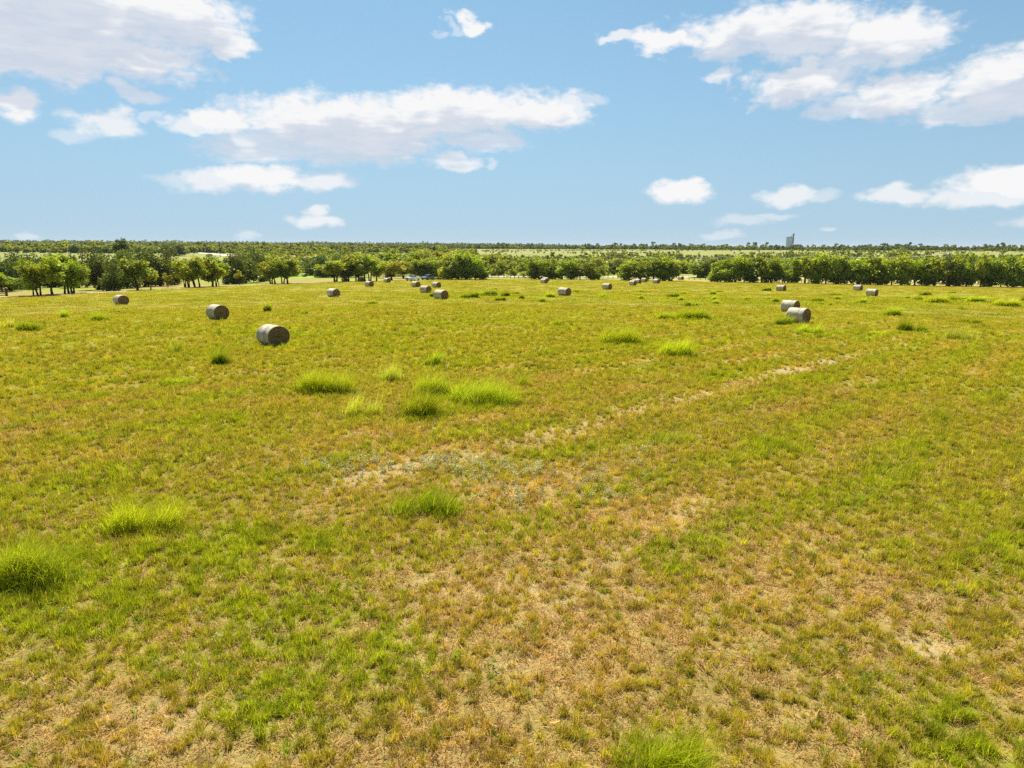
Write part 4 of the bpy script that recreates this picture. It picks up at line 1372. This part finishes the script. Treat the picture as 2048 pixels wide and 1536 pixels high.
pole(163, 600, 482, "pole with a box on top above the dense row, on the skyline")
pole(187, 640, 491, "short thin pole right of the skyline pole over the dense row", False)
pole(217, 640, 493, "third and lowest thin pole left of the tall airy tree", False)
pole(439.5, 700, 483.5, "pole above the white gravel road on the skyline")
pole(507, 640, 486, "thin pole over the dark oak behind the sapling", False)
tops = [pole(px, r_, yt, lab) for px, r_, yt, lab in [
    (1058, 318, 512, "roadside pole above the first hedge clump's left end"), (1247, 318, 511, "roadside pole above the left end of the second hedge clump"),
    (1438, 305, 510.5, "roadside pole where the big clump begins"), (1650, 280, 508, "roadside pole over the left part of the long hedge"), (1900, 255, 505, "roadside pole over the right part of the long hedge")]]
for k, (a, b) in enumerate(zip(tops, tops[1:])):
    bm = bmesh.new()
    for o_ in (-.9, .9):
        pts = []
        for i in range(13):
            f = i / 12
            q = a.lerp(b, f) + Vector((0, 0, -1.1 * 4 * f * (1 - f) + .25)); q.x += o_ * .7; q.y += o_ * .3
            pts.append(q - a)
        add_tube(bm, pts, [.03] * 13, 4, False)
    tag(link('power_line', bm_mesh('power_line', bm, MAT['steel']), None, a), f"{ORD[k]} span of sagging roadside wires counted from the left", 'power line', "roadside wire spans")

# ------------------------------------------------------------------ grain tower on the horizon
p = at_range(1578.5, 1900)
S = 1900 / F_PX * 1.03
zb = p[2]


def zpx(y): return CAM_H + (ray(1578, y)[2] / math.hypot(*ray(1578, y)[:2])) * 1900 - zb


e = empty('grain_tower', p, R(-32), "pale block tower with a leaning spout on the far skyline", 'tower')
hb = zpx(474.6)
bm = bmesh.new(); add_box(bm, (-1.0, 0, hb / 2), (10.2 * S, 6 * S, hb), 0, .5)
for k in range(5): add_box(bm, (-1.0 + (k - 2) * 2.1 * S, -3.0 * S, hb * .48), (.35, .4, hb * .94))
link('bin_block', bm_mesh('bin_block', bm, MAT['concrete']), e)
bm = bmesh.new(); add_box(bm, (5.9 * S, -1 * S, zpx(468) / 2), (1.5 * S, 1.5 * S, zpx(468)), 0, .1)
add_box(bm, (5.9 * S, -1 * S, zpx(468.3)), (2.2 * S, 2.2 * S, 2.2 * S), 0, .2); link('elevator_leg', bm_mesh('elevator_leg', bm, MAT['steel']), e)
bm = bmesh.new(); add_tube(bm, [(5.6 * S, -1 * S, zpx(469)), (1.0 * S, -1 * S, hb + .5)], [.55 * S, .45 * S], 8); link('spout', bm_mesh('spout', bm, MAT['steel']), e)
bm = bmesh.new(); add_box(bm, (-1.0, 0, hb + .6), (10.5 * S, 6.4 * S, .8), 0, .2); link('roof_deck', bm_mesh('roof_deck', bm, MAT['steel']), e)
p2 = at_range(1593.5, 1880)
e = empty('storage_shed', p2, R(-20), "low brown shed beside the pale tower on the skyline", 'shed')
hs = zpx(489.2)
bm = bmesh.new(); add_box(bm, (0, 0, hs / 2), (15 * S, 10 * S, hs), 0, .2); link('wall', bm_mesh('wall', bm, MAT['shed']), e)
bm = bmesh.new()
vs = [bm.verts.new(q) for q in [(-7.8 * S, -5.4 * S, hs), (7.8 * S, -5.4 * S, hs), (7.8 * S, 5.4 * S, hs), (-7.8 * S, 5.4 * S, hs), (-7.8 * S, 0, hs + 1.3 * S), (7.8 * S, 0, hs + 1.3 * S)]]
for f in [(0, 1, 5, 4), (3, 4, 5, 2), (0, 4, 3), (1, 2, 5), (0, 3, 2, 1)]: bm.faces.new([vs[i] for i in f])
link('roof', bm_mesh('roof', bm, MAT['steel']), e)

# ------------------------------------------------------------------ tall grass clumps


def blades(rg, base, length, lean, width, seg=4, droop=.55, wind=(.12, 0)):
    """curved tapering blades as triangles strips -> verts, tris"""
    n = len(base)
    th = rg.uniform(0, 2 * math.pi, n)
    d = np.stack([np.cos(th), np.sin(th)], -1) * lean[:, None] + np.array(wind)
    side = np.stack([-np.sin(th), np.cos(th), np.zeros(n)], -1)
    tw = rg.uniform(-.8, .8, n)
    side = side * np.cos(tw)[:, None] + np.stack([np.cos(th), np.sin(th), np.zeros(n)], -1) * np.sin(tw)[:, None]
    V_ = []
    for k in range(seg + 1):
        f = k / seg
        h = length * (f - droop * lean * f * f * .9)
        off = d * (length * f ** 1.7)[:, None]
        c = base + np.concatenate([off, h[:, None]], 1)
        w = width * (1 - f) ** .7 * (.75 + .25 * (f < .5))
        if k < seg:
            V_ += [c - side * w[:, None] * .5, c + side * w[:, None] * .5]
        else:
            V_ += [c]
    nv = 2 * seg + 1
    v = np.stack(V_, 1).reshape(-1, 3)
    T = []
    for k in range(seg - 1):
        T += [[2 * k, 2 * k + 1, 2 * k + 3], [2 * k, 2 * k + 3, 2 * k + 2]]
    T += [[2 * seg - 2, 2 * seg - 1, 2 * seg]]
    T = np.array(T)
    f = (np.arange(n)[:, None, None] * nv + T[None]).reshape(-1, 3)
    return v, f, len(T)


def clump_mesh(seed, w, h, n, width, style):
    """several leaning mounds that run into each other, with outer blades falling over the turf"""
    rg = np.random.default_rng(seed)
    nm = 1 if w < .7 else int(rg.integers(3, 6)) if w < 1.6 else int(rg.integers(5, 9))
    mx = rg.uniform(-.36, .36, nm) * w if nm > 1 else np.zeros(1)
    my = rg.uniform(-.16, .16, nm) * w if nm > 1 else np.zeros(1)
    mh = rg.uniform(.55, 1.15, nm); mh[0] = 1.05
    mr = rg.uniform(.16, .28, nm) * w if nm > 1 else np.array([.42 * w])
    idx = rg.choice(nm, n, p=(mr * mh) / (mr * mh).sum())
    a = rg.uniform(0, 6.28, n); rr = np.sqrt(rg.uniform(0, 1, n)) * rg.choice([.8, 1.0, 1.45], n, p=[.5, .35, .15])
    base = np.stack([mx[idx] + np.cos(a) * rr * mr[idx], my[idx] + np.sin(a) * rr * mr[idx] * .85, np.zeros(n) - .02], -1)
    ln = h * mh[idx] * (1.22 - .5 * np.minimum(rr, 1.2) ** 2) * rg.uniform(.55, 1.08, n)
    lean = rg.uniform(.12, .70, n) + .32 * rr
    if style == 'low': lean += .4
    if style == 'wisp': lean *= .6; ln *= rg.uniform(.55, 1.0, n)
    dead = rg.uniform(0, 1, n) < (.05 if style != 'wisp' else .25)
    ln[dead] *= 1.22; lean[dead] *= .8
    v, f, nt = blades(rg, base, ln, lean, np.full(n, width) * rg.uniform(.5, 1.3, n) * np.where(dead, .7, 1), 5 if h > .35 else 3, wind=(.22, -.05))
    tn = np.clip(rg.normal(.42, .24, n) + (mh[idx] - .85) * .35, 0, .9)
    tn[dead] = 1.0
    return np_mesh('grass_clump', v, f, MAT['clump'], False, {'tint': ('FACE', 'FLOAT', np.repeat(tn, nt).astype(np.float32))})


for k, ((px, py, wp, hp, st, lab), p) in enumerate(zip(CLUMPS, CLUMP_POS)):
    w = px_to_m(wp, p); h = max(.25, px_to_m(hp, p) * (2.0 if math.hypot(p[0], p[1]) > 25 else 1.12))
    if st == 'low': h = max(.12, h * .7)
    dist = math.hypot(p[0], p[1])
    h = min(h, 1.35)
    n = int(np.clip(w * w * (470 if dist < 40 else 260) * (1.0 if st != 'wisp' else .6), 160, 3000))
    wid = max(.012, dist * .00044)
    p = (p[0], p[1] + w * .18, float(terrain(p[0], p[1] + w * .18)))
    o = link('grass_clump', clump_mesh(300 + k, w, h, n, wid, st), None, p)
    tag(o, lab, 'grass clump', "uncut grass clumps standing on the mown field")

# ------------------------------------------------------------------ turf: short grass, litter and weeds (uncountable)
PROTO = bpy.data.collections.new("turf_sources")      # sources only, never linked to the scene


def proto(name, v, f, tint, mat):
    o = bpy.data.objects.new(name, np_mesh(name, v, f, mat, False, {'tint': ('FACE', 'FLOAT', np.asarray(tint, np.float32))}))
    PROTO.objects.link(o)
    return o


def tuft(seed, n, rad_, l0, l1, wid, lean=(.2, .9), seg=3):
    rg = np.random.default_rng(seed)
    a = rg.uniform(0, 6.28, n); rr = np.sqrt(rg.uniform(0, 1, n)) * rad_
    base = np.stack([np.cos(a) * rr, np.sin(a) * rr, np.zeros(n) - .01], -1)
    v, f, nt = blades(rg, base, rg.uniform(l0, l1, n), rg.uniform(*lean, n), wid * rg.uniform(.6, 1.3, n), seg, wind=(.05, 0))
    return v, f, np.repeat(np.clip(rg.normal(.5, .24, n), 0, 1), nt)


for k in range(4): proto(f"t{k:02d}", *tuft(500 + k, 52, .055, .06, .165, .0085, (.15, 1.0)), MAT['tuft'])             # 0-3 upright tufts
for k in range(2):                                                                                      # 4-5 flat straw litter
    v, f = straw_tangle(26, .16, .10, .0035, 520 + k, .12)
    proto(f"t{4 + k:02d}", v, np.vstack([f[:, :3], f[:, [0, 2, 3]]]), np.tile(np.random.default_rng(k).uniform(.2, .9, len(f)), 2), MAT['tuft'])
for k in range(2):                                                                                      # 6-7 broad-leaved weeds
    rg = np.random.default_rng(540 + k)
    n = 46
    cen = np.stack([rg.normal(0, .06, n), rg.normal(0, .06, n), rg.uniform(.02, .20, n)], -1)
    v, f = leaf_quads(rg, cen, .042, .8)
    proto(f"t{6 + k:02d}", v, np.vstack([f[:, :3], f[:, [0, 2, 3]]]), np.tile(rg.uniform(.3, .8, n), 2), MAT['tuft'])
for k in range(3): proto(f"t{8 + k:02d}", *tuft(560 + k, 130, .34, .05, .13, .012, (.3, 1.0), 2), MAT['tuft'])  # 8-10 wide patches
for k in range(2): proto(f"t{11 + k:02d}", *tuft(580 + k, 170, 1.0, .05, .11, .032, (.3, 1.0), 2), MAT['tuft'])  # 11-12 far patches

rg = np.random.default_rng(77)


def scatter(r0, r1, dens, half=43.0):
    half += 26 * (1 - float(sstep(5, 55, r0)))                  # room to step aside near the viewpoint
    area = math.radians(2 * half) * (r1 * r1 - r0 * r0) / 2
    n = int(area * dens)
    r = np.sqrt(rg.uniform(r0 * r0, r1 * r1, n)); a = rg.uniform(-half, half, n)
    x, y = np.sin(np.radians(a)) * r, np.cos(np.radians(a)) * r
    k = r < edge_range(a) - .5
    return x[k], y[k]


PX, PY, PI_, PS, PC = [], [], [], [], []


def put(x, y, idx, scl, col):
    PX.append(x); PY.append(y); PI_.append(idx); PS.append(scl); PC.append(col)


def turf_colour(x, y, n_rand=.22):
    bare, green, dry = masks(x, y)
    n = len(x)
    fine = fbm(x / .35, y / .35, 71, 3)
    def mixc(c, d, f): return c * (1 - f[:, None]) + d * f[:, None]
    c = np.tile(OLIVE * 1.02, (n, 1))
    c = mixc(c, C(.34, .265, .055), sstep(.5, .72, fbm(x / 1.2, y / 1.2, 72)) * .28)
    c = mixc(c, STRAW * C(1, .93, .8), np.clip(dry * .75 + rg.uniform(-.15, .15, n), 0, 1))
    c = mixc(c, LIME, np.clip(green * 1.05 + rg.uniform(-.2, .2, n), 0, 1))
    c = mixc(c, DEEP * 1.3, (rg.uniform(0, 1, n) < .06) * .7)
    c = c * (1 + n_rand * rg.normal(0, 1, n))[:, None].clip(.45, 1.6)
    return (c * C(1.90, 1.80, 1.3)).clip(0.005, 1), bare, green, dry


# near turf, tuft by tuft
for r0, r1, dn, s0 in ((3.5, 12, 78, 1.05), (12, 20, 62, 1.2), (20, 34, 40, 1.45), (34, 52, 20, 1.8), (52, 85, 8, 2.2)):
    x, y = scatter(r0, r1, dn)
    c, bare, green, dry = turf_colour(x, y)
    fade = 1 - .95 * sstep(26, 82, np.hypot(x, y))
    lump = sstep(.40, .56, fbm(x / .34, y / .34, 81, 2))          # bunch grass with gaps between bunches
    bp = np.array([b_[:2] for b_ in BALE_POS])
    nb_ = np.min(np.hypot(x[:, None] - bp[None, :, 0], y[:, None] - bp[None, :, 1]), 1) if r0 > 30 else np.full(len(x), 9.0)
    keep = rg.uniform(0, 1, len(x)) < (nb_ > 1.15) * (1 - .72 * bare) * fade * (.10 + .90 * np.clip(lump + green * .7 + (1 - dry) * (.25 + .75 * sstep(12, 26, np.hypot(x, y))), 0, 1)) * (1 - .35 * dry)
    x, y, c, green, dry = x[keep], y[keep], c[keep], green[keep], dry[keep]
    sc_ = s0 * rg.uniform(.55, 1.15, len(x)) * (1 + .25 * green) * (1 + .25 * (fbm(x / 1.0, y / 1.0, 82) - .5))
    put(x, y, rg.integers(0, 4, len(x)), sc_, c)
    if r0 > 30: continue
    x, y = scatter(r0, r1, dn * 1.0)                               # straw litter
    bare, green, dry = masks(x, y)
    keep = rg.uniform(0, 1, len(x)) < (.45 + .6 * dry) * (1 - .7 * bare)
    x, y = x[keep], y[keep]
    c = np.where(rg.uniform(0, 1, (len(x), 1)) < .7, C(.82, .55, .18), C(.44, .26, .08)) * rg.uniform(.7, 1.15, (len(x), 1))
    put(x, y, rg.integers(4, 6, len(x)), s0 * rg.uniform(.7, 1.5, len(x)), c)
    x, y = scatter(r0, r1, 2.2)                                    # weeds
    wn = fbm(x / 1.8, y / 1.8, 83)
    keep = rg.uniform(0, 1, len(x)) < sstep(.42, .7, wn)
    x, y = x[keep], y[keep]
    c = np.where(rg.uniform(0, 1, (len(x), 1)) < .6, C(.36, .46, .045), C(.52, .54, .17)) * rg.uniform(.7, 1.2, (len(x), 1))
    put(x, y, rg.integers(6, 8, len(x)), rg.uniform(.35, .8, len(x)), c)
# silvery weeds where the bare track ends
for (px, py, rx, ry, n) in [(690, 940, 1.3, .9, 60), (860, 925, 1.2, .6, 45), (1000, 950, 1.7, 1.0, 110), (1100, 960, 1.5, .9, 70), (920, 935, 1.2, .6, 50), (1220, 915, 1.5, 1.0, 40), (760, 935, 1, .5, 30),
                            (1040, 1000, 1.0, .5, 40),  (1230, 1000, 1.5, .6, 30)]:
    g = ground_at(px, py)
    x, y = g[0] + rg.normal(0, rx * .6, n), g[1] + rg.normal(0, ry * .7, n)
    n = int(n * .45)
    x, y = x[:n], y[:n]
    put(x, y, rg.integers(6, 8, n), rg.uniform(.5, 1.05, n), C(.62, .62, .34) * rg.uniform(.75, 1.2, (n, 1)))
# middle distance: patches
for r0, r1, dn, s0 in ((20, 48, 6.0, 1.0), (48, 88, 4.2, 1.3)):
    x, y = scatter(r0, r1, dn)
    bp = np.array([b_[:2] for b_ in BALE_POS])
    kb = np.min(np.hypot(x[:, None] - bp[None, :, 0], y[:, None] - bp[None, :, 1]), 1) > 1.1
    x, y = x[kb], y[kb]
    c, bare, green, dry = turf_colour(x, y, .20)
    keep = rg.uniform(0, 1, len(x)) < (1 - .9 * bare) * sstep(18, 60, np.hypot(x, y))
    x, y, c, green = x[keep], y[keep], c[keep], green[keep]
    put(x, y, rg.integers(8, 11, len(x)), s0 * rg.uniform(.6, 1.25, len(x)) * (1 + .2 * green), c)
for r0, r1, dn in ((62, 140, .75), (140, 262, .42)):
    x, y = scatter(r0, r1, dn)
    bp = np.array([b_[:2] for b_ in BALE_POS])
    kb = np.min(np.hypot(x[:, None] - bp[None, :, 0], y[:, None] - bp[None, :, 1]), 1) > 1.7
    x, y = x[kb], y[kb]
    c, bare, green, dry = turf_colour(x, y, .18)
    kf = rg.uniform(0, 1, len(x)) < sstep(60, 100, np.hypot(x, y))
    x, y, c, green = x[kf], y[kf], c[kf] * .95, green[kf]
    put(x, y, rg.integers(11, 13, len(x)), rg.uniform(.7, 1.5, len(x)) * (1 + .7 * green), c)
PX, PY, PI_, PS, PC = (np.concatenate(a) for a in (PX, PY, PI_, PS, PC))


def instancer(name, x, y, z, idx, scl3, rot, col, coll):
    n = len(x)
    me = bpy.data.meshes.new(name)
    me.vertices.add(n)
    me.vertices.foreach_set('co', np.stack([x, y, z], -1).astype(np.float32).ravel())
    for an, typ, arr in (('idx', 'INT', idx.astype(np.int32)), ('scl', 'FLOAT_VECTOR', scl3.astype(np.float32)), ('rot', 'FLOAT_VECTOR', rot.astype(np.float32)),
                         ('shade', 'FLOAT_COLOR', np.hstack([col, np.ones((n, 1))]).astype(np.float32))):
        a = me.attributes.new(an, typ, 'POINT')
        a.data.foreach_set({'INT': 'value', 'FLOAT_VECTOR': 'vector', 'FLOAT_COLOR': 'color'}[typ], np.ascontiguousarray(arr).ravel())
    o = bpy.data.objects.new(name, me)
    COL.objects.link(o)
    ng = bpy.data.node_groups.new(name, 'GeometryNodeTree')
    ng.interface.new_socket('Geometry', in_out='INPUT', socket_type='NodeSocketGeometry')
    ng.interface.new_socket('Geometry', in_out='OUTPUT', socket_type='NodeSocketGeometry')
    gi, go = nd(ng, 'NodeGroupInput'), nd(ng, 'NodeGroupOutput')
    ci = nd(ng, 'GeometryNodeCollectionInfo')
    ci.inputs['Collection'].default_value = coll
    ci.inputs['Separate Children'].default_value = True
    ci.inputs['Reset Children'].default_value = True
    ip = nd(ng, 'GeometryNodeInstanceOnPoints')
    ng.links.new(gi.outputs[0], ip.inputs['Points'])
    ng.links.new(ci.outputs[0], ip.inputs['Instance'])
    ip.inputs['Pick Instance'].default_value = True
    for an, typ, sock in (('idx', 'INT', 'Instance Index'), ('rot', 'FLOAT_VECTOR', 'Rotation'), ('scl', 'FLOAT_VECTOR', 'Scale')):
        na_ = nd(ng, 'GeometryNodeInputNamedAttribute', data_type=typ)
        na_.inputs['Name'].default_value = an
        ng.links.new(na_.outputs[0], ip.inputs[sock])
    ng.links.new(ip.outputs[0], go.inputs[0])
    md = o.modifiers.new('scatter', 'NODES')
    md.node_group = ng
    return o


n = len(PX)
rot = np.stack([rg.normal(0, .06, n), rg.normal(0, .06, n), rg.uniform(0, 6.28, n)], -1)
tag(instancer('grass', PX, PY, terrain(PX, PY), PI_, np.repeat(PS[:, None], 3, 1) * np.stack([np.ones(n), np.ones(n), rg.uniform(.85, 1.5, n)], -1), rot, PC, PROTO), kind='stuff')
print('turf instances', n)

# ------------------------------------------------------------------ far woods and scrub that read as one mass
FARP = bpy.data.collections.new("wood_sources")
for k in range(5):
    me = crown_mesh('far_crown', 700 + k, 520, 3.0, 0.0, 5.2 if k < 3 else 6.5, 12, .85, MAT['far'], ground_skirt=1)
    o = bpy.data.objects.new(f"w{k:02d}", me); FARP.objects.link(o)
rg = np.random.default_rng(99)
WX, WY, WS, WC = [], [], [], []


def wood(r0, r1, a0, a1, n, s0, s1, cols, cov=None, thr=.5):
    r = np.sqrt(rg.uniform(r0 * r0, r1 * r1, n)); a = rg.uniform(a0, a1, n)
    x, y = np.sin(np.radians(a)) * r, np.cos(np.radians(a)) * r
    if cov:
        k = fbm(x / cov, y / cov, 91) > thr
        x, y = x[k], y[k]
    c = np.array(cols)[rg.integers(0, len(cols), len(x))] * rg.uniform(.75, 1.25, (len(x), 1))
    WX.append(x); WY.append(y); WS.append(rg.uniform(s0, s1, len(x))); WC.append(c)


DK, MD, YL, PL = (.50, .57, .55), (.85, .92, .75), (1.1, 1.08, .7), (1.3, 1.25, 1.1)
wood(300, 560, -42, -4, 520, .6, 1.15, [MD, YL, YL, DK], 70, .42)
wood(560, 760, -42, -26, 160, .7, 1.1, [MD, YL, DK], 90, .5)
wood(560, 1000, -22.0, -3, 900, .7, 1.2, [YL, YL, MD], 110, .36)
wood(900, 1300, -42, -5, 2600, .8, 1.7, [MD, YL, MD, DK], 160, .34)
wood(430, 820, -4, 43, 1300, .4, .85, [MD, YL, MD, DK], 70, .46)
wood(330, 620, -4, 43, 900, .55, 1.05, [MD, YL, YL, DK], 60, .42)
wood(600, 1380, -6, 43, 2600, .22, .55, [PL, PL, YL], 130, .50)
wood(700, 1250, 12, 43, 160, .5, .9, [DK, MD], 120, .5)
wood(1380, 1700, -4, 43, 2600, .55, 1.5, [DK, DK, MD], 110, .46)
wood(1420, 1600, -4, 43, 700, 1.2, 2.1, [DK, MD, DK], 90, .46)
wood(1380, 1700, -42, -4, 1800, .8, 1.6, [DK, DK, MD], 90, .36)
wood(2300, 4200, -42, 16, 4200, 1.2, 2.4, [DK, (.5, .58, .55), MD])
WX, WY, WS, WC = (np.concatenate(a) for a in (WX, WY, WS, WC))
# keep the gravel road, the pale meadow and the tower clear
def clear(px0, px1, r0, r1):
    global WX, WY, WS, WC
    a0, a1 = (math.degrees(math.atan2(ray(q, 500)[0], ray(q, 500)[1])) for q in (px0, px1))
    a = np.degrees(np.arctan2(WX, WY)); r = np.hypot(WX, WY)
    k = ~((a > a0) & (a < a1) & (r > r0) & (r < r1))
    WX, WY, WS, WC = WX[k], WY[k], WS[k], WC[k]


clear(325, 470, 480, 880); clear(0, 240, 520, 800); clear(585, 640, 200, 420); clear(1560, 1612, 1780, 2000)
n = len(WX)
rot = np.stack([np.zeros(n), np.zeros(n), rg.uniform(0, 6.28, n)], -1)
s3 = WS[:, None] * np.stack([rg.uniform(.85, 1.35, n), rg.uniform(.85, 1.35, n), rg.uniform(.75, 1.2, n)], -1)
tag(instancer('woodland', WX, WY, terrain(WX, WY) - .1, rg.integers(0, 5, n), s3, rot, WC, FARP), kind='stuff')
print('wood instances', n)

# ------------------------------------------------------------------ air
bm = bmesh.new()
add_box(bm, (0, 0, 24.0), (27600, 27600, 72.0))
m, t, out = new_mat('haze_air')
pv = nd(t, 'ShaderNodeVolumePrincipled')
pv.inputs['Color'].default_value = (.86, .93, 1.0, 1)
pv.inputs['Density'].default_value = 0.00003
pv.inputs['Anisotropy'].default_value = .2
t.links.new(pv.outputs[0], out.inputs['Volume'])
tag(link('haze', bm_mesh('haze', bm, m)), kind='stuff')
